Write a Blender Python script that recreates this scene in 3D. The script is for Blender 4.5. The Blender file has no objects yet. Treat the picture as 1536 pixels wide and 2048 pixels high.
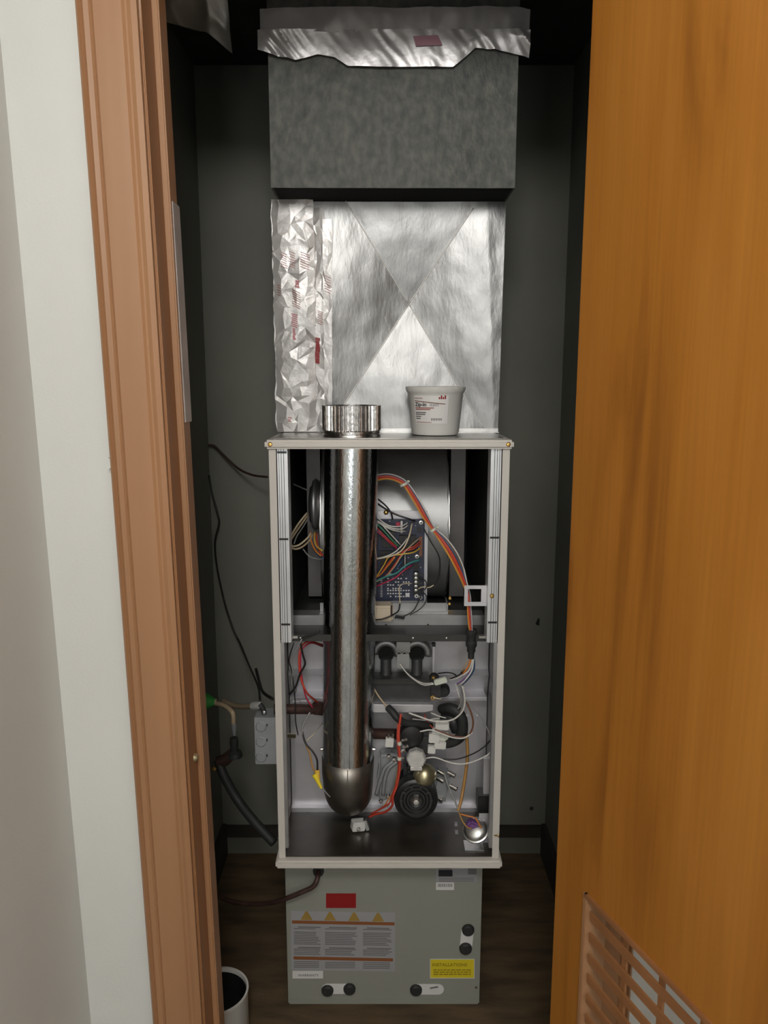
import bpy, bmesh, math, random
from mathutils import Vector, Matrix, noise

random.seed(7)
S = bpy.context.scene
COL = S.collection

# ------------------------------------------------------------------ camera
CAM_H = 1.364
PITCH = math.radians(9.8)
F_PX = 1538.0
cam_d = bpy.data.cameras.new('camera')
cam_d.sensor_fit = 'HORIZONTAL'
cam_d.sensor_width = 24.0
cam_d.lens = 24.0 * F_PX / 1536.0
cam_d.clip_start = 0.02
cam = bpy.data.objects.new('camera', cam_d)
COL.objects.link(cam)
cam.location = (0, 0, CAM_H)
cam.rotation_euler = (math.pi / 2 - PITCH, 0, 0)
S.camera = cam

# ------------------------------------------------------------------ world, lamps, exposure
w = bpy.data.worlds.new('world')
S.world = w
w.use_nodes = True
bg = w.node_tree.nodes['Background']
bg.inputs[0].default_value = (0.9, 0.95, 1.0, 1)
bg.inputs[1].default_value = 0.05


def lamp(name, loc, target, size, power, color):
    d = bpy.data.lights.new(name, 'AREA')
    d.shape = 'RECTANGLE'
    d.size, d.size_y = size
    d.energy = power
    d.color = color
    o = bpy.data.objects.new(name, d)
    COL.objects.link(o)
    o.location = loc
    o.rotation_euler = (Vector(target) - Vector(loc)).to_track_quat('-Z', 'Y').to_euler()
    return o


bulb = bpy.data.lights.new('hall_ceiling_lamp', 'POINT')
bulb.energy = 42.0
bulb.shadow_soft_size = 0.15
bulb.color = (1.0, 0.98, 0.945)
bulb_o = bpy.data.objects.new('hall_ceiling_lamp', bulb)
COL.objects.link(bulb_o)
bulb_o.location = (-0.03, -0.38, 2.12)
bulb2 = bpy.data.lights.new('rear_fill_lamp', 'POINT')  # added unseen lamp, brightens the rear wall that the pipe reflects
bulb2.energy = 26.0
bulb2.shadow_soft_size = 0.15
bulb2.color = (1.0, 0.98, 0.945)
bulb2_o = bpy.data.objects.new('rear_fill_lamp', bulb2)
COL.objects.link(bulb2_o)
bulb2_o.location = (0.25, -1.55, 2.10)
lamp('added_strip_light', (-0.05, -2.1, 1.45), (0.0, 1.5, 1.1), (0.26, 1.5), 9.5, (0.97, 0.98, 1.0))  # added strip light behind the camera for highlights on pipe and plenum

S.view_settings.view_transform = 'Standard'
S.view_settings.look = 'None'
S.view_settings.gamma = 1.0
S.view_settings.use_curve_mapping = False
S.view_settings.exposure = -0.17

# ------------------------------------------------------------------ helpers
CT, ST = math.cos(PITCH), math.sin(PITCH)


def P(px, py, d):
    """Point of the place at distance d into the closet (world Y), measured off the photograph."""
    t = (1024.0 - py) / F_PX
    h = d * (t * CT - ST) / (CT + t * ST)
    zc = d * CT - h * ST
    return Vector(((px - 768.0) / F_PX * zc, d, CAM_H + h))


def spline(pts, n=6):
    pts = [Vector(p) for p in pts]
    if len(pts) < 3:
        return pts
    out = []
    ext = [pts[0] * 2 - pts[1]] + pts + [pts[-1] * 2 - pts[-2]]
    for i in range(1, len(ext) - 2):
        p0, p1, p2, p3 = ext[i - 1:i + 3]
        for k in range(n):
            t = k / n
            out.append(0.5 * ((2 * p1) + (p2 - p0) * t + (2 * p0 - 5 * p1 + 4 * p2 - p3) * t * t
                              + (3 * p1 - p0 - 3 * p2 + p3) * t ** 3))
    out.append(pts[-1])
    return out


class MB:
    def __init__(self):
        self.bm = bmesh.new()

    def box(self, c, s, rot=None):
        m = Matrix.Translation(Vector(c))
        if rot is not None:
            m = m @ rot.to_4x4()
        m = m @ Matrix.Diagonal((s[0], s[1], s[2], 1))
        bmesh.ops.create_cube(self.bm, size=1, matrix=m)
        return self

    def span(self, a, b):
        a, b = Vector(a), Vector(b)
        d = b - a
        return self.box((a + b) / 2, (abs(d.x), abs(d.y), abs(d.z)))

    def tube(self, pts, r, seg=8, caps=True):
        pts = [Vector(p) for p in pts]
        n = len(pts)
        rs = r if isinstance(r, (list, tuple)) else [r] * n
        rings = []
        up = None
        for i, p in enumerate(pts):
            t = (pts[min(i + 1, n - 1)] - pts[max(i - 1, 0)])
            if t.length < 1e-9:
                t = Vector((0, 0, 1))
            t.normalize()
            if up is None:
                up = Vector((0, 1, 0)) if abs(t.y) < 0.9 else Vector((1, 0, 0))
            a = t.cross(up)
            if a.length < 1e-6:
                up = Vector((1, 0, 0))
                a = t.cross(up)
            a.normalize()
            b = a.cross(t).normalized()
            up = b
            rings.append([self.bm.verts.new(p + (a * math.cos(2 * math.pi * k / seg) + b * math.sin(2 * math.pi * k / seg)) * rs[i])
                          for k in range(seg)])
        for i in range(n - 1):
            for k in range(seg):
                self.bm.faces.new((rings[i][k], rings[i][(k + 1) % seg], rings[i + 1][(k + 1) % seg], rings[i + 1][k]))
        if caps:
            self.bm.faces.new(rings[0][::-1])
            self.bm.faces.new(rings[-1])
        return self

    def cyl(self, a, b, r, r2=None, seg=20, caps=True):
        return self.tube([a, b], [r, r if r2 is None else r2], seg, caps)

    def lathe(self, prof, o, axis=(0, 0, 1), seg=28, close=False):
        """prof: (radius, height) pairs along axis from o."""
        o, ax = Vector(o), Vector(axis).normalized()
        q = Vector((0, 0, 1)).rotation_difference(ax).to_matrix()
        rings = []
        for r, h in prof:
            if r < 1e-6:
                rings.append([self.bm.verts.new(o + q @ Vector((0, 0, h)))])
            else:
                rings.append([self.bm.verts.new(o + q @ Vector((r * math.cos(2 * math.pi * k / seg), r * math.sin(2 * math.pi * k / seg), h)))
                              for k in range(seg)])
        for A, B in zip(rings[:-1], rings[1:]):
            for k in range(seg):
                a0, a1 = A[k % len(A)], A[(k + 1) % len(A)]
                b0, b1 = B[k % len(B)], B[(k + 1) % len(B)]
                f = [v for i, v in enumerate((a0, a1, b1, b0)) if v not in (a0, a1, b1, b0)[:i]]
                if len(f) >= 3:
                    try:
                        self.bm.faces.new(f)
                    except ValueError:
                        pass
        return self

    def prism(self, poly, d):
        """polygon of 3-D points swept by vector d."""
        d = Vector(d)
        A = [self.bm.verts.new(Vector(p)) for p in poly]
        B = [self.bm.verts.new(Vector(p) + d) for p in poly]
        n = len(A)
        self.bm.faces.new(A[::-1])
        self.bm.faces.new(B)
        for i in range(n):
            self.bm.faces.new((A[i], A[(i + 1) % n], B[(i + 1) % n], B[i]))
        return self

    def sheet(self, fn, nu, nv, thick=0.0, nrm=(0, -1, 0)):
        """fn(u, v) -> point; a thin sheet with a back side when thick > 0."""
        V = [[self.bm.verts.new(fn(i / nu, j / nv)) for i in range(nu + 1)] for j in range(nv + 1)]
        for j in range(nv):
            for i in range(nu):
                self.bm.faces.new((V[j][i], V[j][i + 1], V[j + 1][i + 1], V[j + 1][i]))
        if thick:
            nv_ = Vector(nrm) * -thick
            W = [[self.bm.verts.new(v.co + nv_) for v in row] for row in V]
            for j in range(nv):
                for i in range(nu):
                    self.bm.faces.new((W[j + 1][i], W[j + 1][i + 1], W[j][i + 1], W[j][i]))
            for i in range(nu):
                self.bm.faces.new((V[0][i + 1], V[0][i], W[0][i], W[0][i + 1]))
                self.bm.faces.new((V[nv][i], V[nv][i + 1], W[nv][i + 1], W[nv][i]))
            for j in range(nv):
                self.bm.faces.new((V[j][0], V[j + 1][0], W[j + 1][0], W[j][0]))
                self.bm.faces.new((V[j + 1][nu], V[j][nu], W[j][nu], W[j + 1][nu]))
        return self

    def build(self, name, m, parent=None, smooth=False, bevel=0.0, kind=None, label=None, bseg=2):
        me = bpy.data.meshes.new(name)
        bmesh.ops.recalc_face_normals(self.bm, faces=self.bm.faces)
        if bevel:
            ed = [e for e in self.bm.edges if len(e.link_faces) == 2 and e.calc_face_angle(0) > 0.6]
            bmesh.ops.bevel(self.bm, geom=ed, offset=bevel, segments=bseg, affect='EDGES', clamp_overlap=True)
        if parent is not None:
            r = parent
            while r.parent is not None:
                r = r.parent
            base = r.location
        else:
            c = [v.co for v in self.bm.verts]
            base = Vector(((min(v.x for v in c) + max(v.x for v in c)) / 2, (min(v.y for v in c) + max(v.y for v in c)) / 2,
                           min(v.z for v in c)))
        bmesh.ops.translate(self.bm, verts=self.bm.verts, vec=-Vector(base))
        self.bm.to_mesh(me)
        self.bm.free()
        me.materials.append(m)
        if smooth:
            for p in me.polygons:
                p.use_smooth = True
            if smooth != 'all':
                me.set_sharp_from_angle(angle=math.radians(40))
        o = bpy.data.objects.new(name, me)
        COL.objects.link(o)
        if parent is not None:
            o.parent = parent
        else:
            o.location = base
        if kind:
            o['kind'] = kind
        if label:
            o['label'] = label
        return o


def tag(o, label, cat, group=None):
    o['label'] = label
    o['category'] = cat
    if group:
        o['group'] = group
    return o


def thing(name, loc, label, cat, group=None):
    o = bpy.data.objects.new(name, None)
    o.empty_display_size = 0.02
    COL.objects.link(o)
    o.location = loc
    return tag(o, label, cat, group)


def struct(o):
    o['kind'] = 'structure'
    return o


# ------------------------------------------------------------------ materials
def mat(name, col, rough=0.6, metal=0.0, var=0.0, vscale=8.0, stretch=(1, 1, 1), bump=0.0, bscale=40.0, bstretch=None,
        col2=None, spec=0.5, rvar=0.0, detail=4.0, bdist=0.002, coat=0.0):
    m = bpy.data.materials.new(name)
    m.use_nodes = True
    nt = m.node_tree
    b = nt.nodes['Principled BSDF']
    b.inputs['Base Color'].default_value = (*col, 1)
    b.inputs['Roughness'].default_value = rough
    b.inputs['Metallic'].default_value = metal
    b.inputs['Specular IOR Level'].default_value = spec
    if coat:
        b.inputs['Coat Weight'].default_value = coat
        b.inputs['Coat Roughness'].default_value = 0.25
    if var or bump or rvar or col2:
        tc = nt.nodes.new('ShaderNodeNewGeometry')

    def nz(scale, st):
        mp = nt.nodes.new('ShaderNodeMapping')
        mp.inputs['Scale'].default_value = st
        nt.links.new(tc.outputs['Position'], mp.inputs['Vector'])
        n = nt.nodes.new('ShaderNodeTexNoise')
        n.inputs['Scale'].default_value = scale
        n.inputs['Detail'].default_value = detail
        nt.links.new(mp.outputs['Vector'], n.inputs['Vector'])
        return n
    if var or col2:
        n = nz(vscale, stretch)
        r = nt.nodes.new('ShaderNodeValToRGB')
        r.color_ramp.elements[0].position = 0.32
        r.color_ramp.elements[1].position = 0.68
        c2 = col2 if col2 else tuple(min(1, c * (1 + var)) for c in col)
        c1 = col if col2 else tuple(c * (1 - var) for c in col)
        r.color_ramp.elements[0].color = (*c1, 1)
        r.color_ramp.elements[1].color = (*c2, 1)
        nt.links.new(n.outputs['Fac'], r.inputs['Fac'])
        nt.links.new(r.outputs['Color'], b.inputs['Base Color'])
    if rvar:
        n = nz(vscale, stretch)
        mr = nt.nodes.new('ShaderNodeMapRange')
        mr.inputs['To Min'].default_value = max(0.02, rough - rvar)
        mr.inputs['To Max'].default_value = rough + rvar
        nt.links.new(n.outputs['Fac'], mr.inputs['Value'])
        nt.links.new(mr.outputs['Result'], b.inputs['Roughness'])
    if bump:
        n = nz(bscale, bstretch or stretch)
        bp = nt.nodes.new('ShaderNodeBump')
        bp.inputs['Strength'].default_value = bump
        bp.inputs['Distance'].default_value = bdist
        nt.links.new(n.outputs['Fac'], bp.inputs['Height'])
        nt.links.new(bp.outputs['Normal'], b.inputs['Normal'])
    return m


M = {}
M['wall_white'] = mat('white_wall_paint', (0.605, 0.61, 0.585), 0.75, var=0.03, vscale=3, bump=0.12, bscale=220)
M['wall_closet'] = mat('closet_wall_paint', (0.19, 0.19, 0.16), 0.8, var=0.08, vscale=4, bump=0.1, bscale=150)
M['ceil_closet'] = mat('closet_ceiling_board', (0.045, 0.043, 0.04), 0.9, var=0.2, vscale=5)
M['ceil'] = mat('hall_ceiling_paint', (0.62, 0.6, 0.56), 0.85)
M['floor_ply'] = mat('plywood_floor', (0.055, 0.036, 0.018), 0.8, col2=(0.13, 0.085, 0.042), vscale=7, stretch=(1, 4, 1), bump=0.2, bscale=60)  # albedo darkened in place of the light's falloff towards the floor
M['floor_hall'] = mat('hall_floor', (0.20, 0.19, 0.17), 0.7, var=0.15, vscale=8)
M['base_dark'] = mat('dark_baseboard', (0.035, 0.028, 0.022), 0.6)
M['base_pale'] = mat('pale_sole_strip', (0.15, 0.15, 0.12), 0.7)
M['casing'] = mat('casing_wood', (0.285, 0.142, 0.066), 0.42, col2=(0.36, 0.188, 0.092), vscale=14, stretch=(1, 1, 0.05), bump=0.1, bscale=90,
                  bstretch=(1, 1, 0.04))
M['jamb'] = mat('jamb_wood', (0.26, 0.115, 0.045), 0.5, col2=(0.34, 0.16, 0.065), vscale=14, stretch=(1, 1, 0.05), bump=0.1, bscale=90,
                bstretch=(1, 1, 0.04))
M['pale_strip'] = mat('pale_jamb_strip', (0.42, 0.38, 0.36), 0.6, var=0.1, vscale=20)
M['paper'] = mat('dimmed_white_paper', (0.30, 0.30, 0.31), 0.6)  # white label paper darkened to imitate weaker light low down
M['label_white'] = mat('white_label', (0.62, 0.61, 0.60), 0.5)
M['ink'] = mat('grey_ink', (0.15, 0.145, 0.145), 0.7)
M['ink_black'] = mat('black_ink', (0.012, 0.012, 0.016), 0.6)
M['ink_orange'] = mat('orange_ink', (0.22, 0.075, 0.022), 0.6)
M['ink_triangle'] = mat('amber_ink', (0.30, 0.19, 0.04), 0.6)
M['ink_red'] = mat('red_ink', (0.25, 0.006, 0.006), 0.5)
M['ink_pink'] = mat('faded_red_ink', (0.50, 0.20, 0.22), 0.5)
M['ink_brownred'] = mat('brown_red_ink', (0.30, 0.09, 0.07), 0.5)
M['yellow'] = mat('yellow_label', (0.62, 0.50, 0.02), 0.5)
M['yellow_dark'] = mat('dark_yellow_ink', (0.30, 0.23, 0.01), 0.5)
M['cab_paint'] = mat('beige_enamel', (0.58, 0.545, 0.50), 0.38, var=0.03, vscale=6, bump=0.03, bscale=300)
M['coil_paint'] = mat('grey_green_enamel', (0.26, 0.265, 0.23), 0.42, var=0.03, vscale=5, bump=0.03, bscale=300)
M['galv'] = mat('galvanised_sheet', (0.56, 0.56, 0.55), 0.40, 1.0, var=0.12, vscale=30, rvar=0.1, bump=0.18, bscale=70, stretch=(1, 1, 0.6))
M['galv_plenum'] = mat('plenum_sheet', (0.20, 0.20, 0.197), 0.36, 1.0, var=0.16, vscale=22, rvar=0.08, bump=0.16, bscale=150, stretch=(1, 1, 0.4))
M['galv_dull'] = mat('dull_galvanised_sheet', (0.42, 0.42, 0.42), 0.5, 0.85, var=0.12, vscale=18, rvar=0.08, bump=0.08, bscale=60)
M['galv_light'] = mat('pale_galvanised_sheet', (0.66, 0.65, 0.68), 0.45, 0.75, var=0.08, vscale=10, rvar=0.08, bump=0.05, bscale=40)
M['dark_sheet'] = mat('dark_sheet_metal', (0.055, 0.055, 0.053), 0.5, 0.5, var=0.15, vscale=12)
M['black_lining'] = mat('black_lining', (0.010, 0.010, 0.009), 0.9, bump=0.2, bscale=120)
M['pan_floor'] = mat('dark_brown_floor', (0.040, 0.034, 0.027), 0.34, 0.3, var=0.35, vscale=20, rvar=0.15)  # near-black brown, mottled at random
M['pipe'] = mat('spangled_flue_metal', (0.70, 0.735, 0.76), 0.13, 1.0, var=0.12, vscale=120, stretch=(1, 1, 0.35), bump=0.30, bscale=300,
                bstretch=(1, 1, 0.5), rvar=0.06, bdist=0.0013)
M['elbow'] = mat('smooth_flue_metal', (0.30, 0.28, 0.255), 0.42, 1.0, var=0.1, vscale=40, rvar=0.05)
M['foil'] = mat('aluminium_foil_facing', (0.50, 0.485, 0.485), 0.36, 0.5, var=0.05, vscale=20, bump=0.3, bscale=60, rvar=0.08)
M['foil_dim'] = mat('dusty_foil', (0.55, 0.53, 0.49), 0.45, 0.6, var=0.1, vscale=20, bump=0.3, bscale=50)
M['duct'] = mat('grey_duct_board', (0.062, 0.066, 0.064), 0.62, 0.35, col2=(0.12, 0.12, 0.105), vscale=55, stretch=(1.2, 1, 0.8), bump=0.5,
                bscale=80, bdist=0.003)
M['plastic_white'] = mat('white_tub_plastic', (0.66, 0.65, 0.62), 0.35, var=0.02, vscale=10)
M['plastic_cream'] = mat('cream_plastic', (0.56, 0.48, 0.36), 0.5)
M['nylon'] = mat('natural_nylon', (0.60, 0.62, 0.54), 0.45)
M['black'] = mat('black_plastic', (0.014, 0.014, 0.014), 0.42)
M['rubber'] = mat('black_rubber', (0.02, 0.021, 0.02), 0.6)
M['dark_grey'] = mat('dark_grey_casting', (0.05, 0.05, 0.052), 0.45, 0.3, var=0.15, vscale=40)
M['grey_cast'] = mat('grey_casting', (0.30, 0.31, 0.32), 0.5, 0.4, var=0.12, vscale=30)
M['steel'] = mat('bright_steel', (0.75, 0.74, 0.72), 0.25, 1.0, var=0.05, vscale=40)
M['alu'] = mat('bright_cast_aluminium', (0.78, 0.77, 0.75), 0.4, 0.6, var=0.08, vscale=60, bump=0.2, bscale=120)
M['brass'] = mat('brass', (0.78, 0.50, 0.16), 0.3, 1.0, var=0.1, vscale=60)
M['brass_dull'] = mat('olive_brass', (0.52, 0.47, 0.30), 0.34, 0.9, var=0.12, vscale=50)
M['iron'] = mat('rusty_black_iron', (0.055, 0.028, 0.022), 0.5, 0.2, var=0.35, vscale=50)
M['pcb'] = mat('navy_circuit_board', (0.022, 0.027, 0.055), 0.4, var=0.3, vscale=90)
M['box_grey'] = mat('grey_junction_box', (0.36, 0.37, 0.38), 0.45, 0.3, var=0.06, vscale=30)
M['green_plastic'] = mat('green_plastic', (0.02, 0.24, 0.03), 0.5)
WC = {'white': (0.62, 0.60, 0.56), 'cream': (0.62, 0.52, 0.36), 'orange': (0.62, 0.20, 0.035), 'red': (0.50, 0.055, 0.03),
      'crimson': (0.40, 0.02, 0.06), 'brown': (0.16, 0.06, 0.03), 'black': (0.014, 0.013, 0.012), 'yellow': (0.68, 0.42, 0.06),
      'blue': (0.035, 0.09, 0.20), 'green': (0.04, 0.20, 0.11), 'teal': (0.05, 0.30, 0.27), 'purple': (0.16, 0.07, 0.22),
      'tan': (0.42, 0.32, 0.21), 'grey': (0.24, 0.24, 0.23), 'bright_yellow': (0.80, 0.62, 0.03), 'amber': (0.40, 0.21, 0.06)}
for k, c in WC.items():
    M['w_' + k] = mat(k + '_wire_insulation', c, 0.42)


M['galv_top'] = mat('dark_reflection_sheet', (0.30, 0.29, 0.27), 0.3, 1.0, var=0.5, vscale=9, stretch=(1, 5, 1), rvar=0.1, bump=0.4, bscale=14, bstretch=(1, 5, 1))  # dark base and streaks imitate dark reflections in the bare sheet
M['plate_dark'] = mat('dark_plate_steel', (0.17, 0.16, 0.155), 0.5, 0.7, var=0.1, vscale=20)  # one dark steel tone for blower side plates and motor
M['rail'] = mat('bright_rail_steel', (0.74, 0.75, 0.77), 0.38, 0.6, var=0.15, vscale=14, stretch=(1, 1, 0.3), rvar=0.1)
M['foil_white'] = mat('printed_foil_facing', (0.90, 0.875, 0.855), 0.34, 0.42, var=0.08, vscale=16, bump=0.45, bscale=45, rvar=0.1, bdist=0.003)
M['ink_patch'] = mat('pale_red_print', (0.42, 0.22, 0.27), 0.5)
M['crease'] = mat('creased_bright_edge', (0.85, 0.83, 0.80), 0.45, 0.35)
M['slat'] = mat('stained_slat_wood', (0.24, 0.10, 0.035), 0.5, col2=(0.30, 0.13, 0.05), vscale=14, stretch=(1, 1, 0.2))
M['tub_paper'] = mat('tub_label_paper', (0.68, 0.665, 0.65), 0.5)
M['elbow_bright'] = mat('crimped_collar_metal', (0.60, 0.59, 0.58), 0.24, 1.0, var=0.15, vscale=90, rvar=0.08, bump=0.3, bscale=150)


def door_material():
    m = mat('varnished_door_veneer', (0.40, 0.155, 0.022), 0.5, spec=0.3)
    nt = m.node_tree
    b = nt.nodes['Principled BSDF']
    tc = nt.nodes.new('ShaderNodeTexCoord')
    mp = nt.nodes.new('ShaderNodeMapping')
    mp.inputs['Scale'].default_value = (5.0, 1.0, 0.55)
    nt.links.new(tc.outputs['Object'], mp.inputs['Vector'])
    n1 = nt.nodes.new('ShaderNodeTexNoise')
    n1.inputs['Scale'].default_value = 2.6
    n1.inputs['Detail'].default_value = 6
    n1.inputs['Distortion'].default_value = 0.7
    nt.links.new(mp.outputs['Vector'], n1.inputs['Vector'])
    r = nt.nodes.new('ShaderNodeValToRGB')
    e = r.color_ramp.elements
    e[0].position, e[0].color = 0.27, (0.24, 0.082, 0.010, 1)
    e[1].position, e[1].color = 0.75, (0.47, 0.19, 0.030, 1)
    e2 = e.new(0.45)
    e2.color = (0.40, 0.15, 0.019, 1)
    nt.links.new(n1.outputs['Fac'], r.inputs['Fac'])
    mp2 = nt.nodes.new('ShaderNodeMapping')
    mp2.inputs['Scale'].default_value = (60.0, 8.0, 1.2)
    nt.links.new(tc.outputs['Object'], mp2.inputs['Vector'])
    n2 = nt.nodes.new('ShaderNodeTexNoise')
    n2.inputs['Scale'].default_value = 3.0
    nt.links.new(mp2.outputs['Vector'], n2.inputs['Vector'])
    mx = nt.nodes.new('ShaderNodeMix')
    mx.data_type = 'RGBA'
    mx.blend_type = 'MULTIPLY'
    mx.inputs['Factor'].default_value = 0.25
    nt.links.new(r.outputs['Color'], mx.inputs['A'])
    nt.links.new(n2.outputs['Fac'], mx.inputs['B'])
    nt.links.new(mx.outputs['Result'], b.inputs['Base Color'])
    return m


M['door'] = door_material()

# ------------------------------------------------------------------ the room
WF, WB = 1.10, 1.22            # hall face and closet face of the closet's front wall
JL, JR = -0.300, 0.316         # door opening
OPEN_H = 1.97
CW = 0.468                     # half width of the closet
CB = 2.05                      # closet back wall
HL, HR, HBK = -0.487, 1.5, -2.3
HC = 2.30

b = MB()
b.span((HL - 0.06, WF, 0), (JL - 0.018, WB, HC))
b.span((JR + 0.018, WF, 0), (HR, WB, HC))
b.span((JL - 0.018, WF, OPEN_H + 0.018), (JR + 0.018, WB, HC))
struct(b.build('wall_front', M['wall_white']))
struct(MB().span((HL - 0.1, HBK, 0), (HL, WB, HC)).build('wall_left', M['wall_white']))
struct(MB().span((HR, HBK, 0), (HR + 0.1, WB, HC)).build('wall_right', M['wall_white']))
struct(MB().span((HL - 0.1, HBK - 0.1, 0), (HR + 0.1, HBK, HC)).build('wall_rear', M['wall_white']))
struct(MB().span((HL - 0.1, HBK - 0.1, HC), (HR + 0.1, WB, HC + 0.1)).build('ceiling', M['ceil']))
struct(MB().span((HL - 0.1, HBK - 0.1, -0.1), (HR + 0.1, WF + 0.06, 0)).build('floor', M['floor_hall']))
struct(MB().span((-CW - 0.1, CB, 0), (CW + 0.1, CB + 0.08, 2.2)).build('wall_back', M['wall_closet']))
struct(MB().span((-CW - 0.1, WB, 0), (-CW, CB, 2.2)).build('wall_closet_left', M['wall_closet']))
struct(MB().span((CW, WB, 0), (CW + 0.1, CB, 2.2)).build('wall_closet_right', M['wall_closet']))
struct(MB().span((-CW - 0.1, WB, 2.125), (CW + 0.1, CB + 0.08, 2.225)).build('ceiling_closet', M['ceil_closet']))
struct(MB().span((-CW - 0.1, WF + 0.06, -0.1), (CW + 0.1, CB + 0.08, 0)).build('floor_closet', M['floor_ply']))
b = MB()
b.span((-CW, CB - 0.012, 0.052), (CW, CB, 0.088))
bb = struct(b.build('baseboard_back', M['base_dark'], bevel=0.002))
MB().span((-CW, CB - 0.007, 0.0), (CW, CB, 0.052)).build('sole_strip', M['base_pale'], bb)
struct(MB().span((CW - 0.014, WB, 0), (CW, CB - 0.014, 0.10)).build('baseboard_right', M['base_dark'], bevel=0.002))
struct(MB().span((-CW, WB, 0), (-CW + 0.014, CB - 0.014, 0.10)).build('baseboard_left', M['base_dark'], bevel=0.002))
# screw and hole in the back wall
tag(MB().lathe([(0.0, 0.004), (0.004, 0.003), (0.006, 0.0)], P(1063, 1617, CB), (0, -1, 0), 12).build('wall_screw', M['dark_grey']),
    'small dark screw head low on the closet back wall', 'screw')
tag(MB().prism([P(1071, 1247, CB), P(1076, 1236, CB), P(1079, 1237, CB), P(1078, 1251, CB)], (0, -0.004, 0)).build('wall_hole_patch', M['black']),  # black patch stands in for the dark of a hole
    'tiny black patch in place of a hole in the grey back wall right of the furnace', 'hole')


def casing(side, name):
    """moulded door casing; profile across the face, swept up the wall"""
    e = JL if side < 0 else JR
    prof = [(0.003, 0), (0.003, 0.009), (0.010, 0.012), (0.016, 0.0095), (0.0185, 0.0095), (0.022, 0.0125), (0.058, 0.0145),
            (0.0615, 0.0115), (0.064, 0.0140), (0.070, 0.0165), (0.0735, 0.0135), (0.0765, 0.0180), (0.0800, 0.0150), (0.0800, 0)]
    b = MB()
    b.prism([(e + side * p[0], WF - p[1], 0) for p in prof], (0, 0, OPEN_H + 0.08))
    return struct(b.build(name, M['casing'], bevel=0))


casing(-1, 'trim_1')
casing(1, 'trim_2')
struct(MB().span((JL - 0.084, WF - 0.017, OPEN_H), (JR + 0.084, WF, OPEN_H + 0.084)).build('trim_3', M['casing'], bevel=0.003))
# jambs with their stops
j = struct(MB().span((JL - 0.018, WF, 0), (JL, WB + 0.004, OPEN_H)).build('trim_4', M['jamb'], bevel=0.0015))
MB().span((JL, 1.150, 0), (JL + 0.010, 1.190, OPEN_H - 0.012)).build('door_stop', M['casing'], j, bevel=0.002)
MB().span((JL + 0.0101, 1.158, P(0, 845, 1.17).z), (JL + 0.0115, 1.196, P(0, 405, 1.17).z)).build(
    'pale_edge_strip', M['pale_strip'], j, bevel=0.002, label='pale greyish strip stuck to the jamb edge')
MB().lathe([(0.0, 0.006), (0.004, 0.0055), (0.006, 0.003), (0.007, 0.0)], Vector((JL + 0.0, 1.135, P(366, 1515, 1.135).z)), (1, 0, 0), 14).build(
    'catch_button', M['brass_dull'], j, smooth=True)
j = struct(MB().span((JR, WF, 0), (JR + 0.018, WB + 0.004, OPEN_H)).build('trim_5', M['jamb'], bevel=0.0015))
MB().span((JR - 0.010, 1.150, 0), (JR, 1.190, OPEN_H - 0.012)).build('door_stop', M['casing'], j, bevel=0.002)
j = struct(MB().span((JL - 0.018, WF, OPEN_H), (JR + 0.018, WB + 0.004, OPEN_H + 0.018)).build('trim_6', M['jamb'], bevel=0.0015))
MB().span((JL, 1.150, OPEN_H - 0.012), (JR, 1.190, OPEN_H)).build('door_stop', M['casing'], j, bevel=0.002)
# the old frame leans a little: left casing, jamb and hall wall are out of plumb together
LEAN = Matrix.Translation((JL, 0, 0.75)) @ Matrix.Rotation(-0.0155, 4, 'Y') @ Matrix.Translation((-JL, 0, -0.75))
for nm in ('trim_1', 'trim_4', 'wall_left'):
    o = bpy.data.objects[nm]
    o.matrix_world = LEAN @ Matrix.Translation(o.location)
# chip of white paint on the casing's outer edge
q = P(249, 928, WF - 0.012)
MB().prism([q + Vector((-0.004, 0, 0.010)), q + Vector((0.004, 0, 0.004)), q + Vector((0.003, 0, -0.002)), q + Vector((-0.004, 0, -0.007))],
           (0, 0.010, 0)).build('paint_chip', M['wall_white'], bpy.data.objects['trim_1'])

# ------------------------------------------------------------------ the open door with its louvre
DO = Vector((0.272, WF, 0.0))
DU = Vector((0.35, -0.9367, 0)).normalized()
DN = Vector((DU.y, -DU.x, 0))       # out of the visible face
ang = math.atan2(DU.y, DU.x)
door = bpy.data.objects.new('door_1', None)
COL.objects.link(door)
door.location = DO
door.rotation_euler = (0, 0, ang)
door['kind'] = 'structure'
# local frame: +x along the leaf, +y behind the visible face? visible face normal is local -y or +y
SGN = 1.0 if (Matrix.Rotation(ang, 3, 'Z') @ Vector((0, 1, 0))).dot(DN) > 0 else -1.0
DW, DH, DT = 0.60, 1.955, 0.035
U0, U1, Z0, Z1 = 0.078, 0.52, 0.175, 0.612


def dbox(b, u0, u1, z0, z1, n0, n1):
    b.span((u0, SGN * n0, z0), (u1, SGN * n1, z1))


def dchild(b, name, m, bevel=0.0, parent=door):
    me = bpy.data.meshes.new(name)
    if bevel:
        bmesh.ops.bevel(b.bm, geom=[e for e in b.bm.edges if e.calc_face_angle(0) > 0.6], offset=bevel, segments=2, affect='EDGES')
    b.bm.to_mesh(me)
    b.bm.free()
    me.materials.append(m)
    o = bpy.data.objects.new(name, me)
    COL.objects.link(o)
    o.parent = parent
    return o


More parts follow.
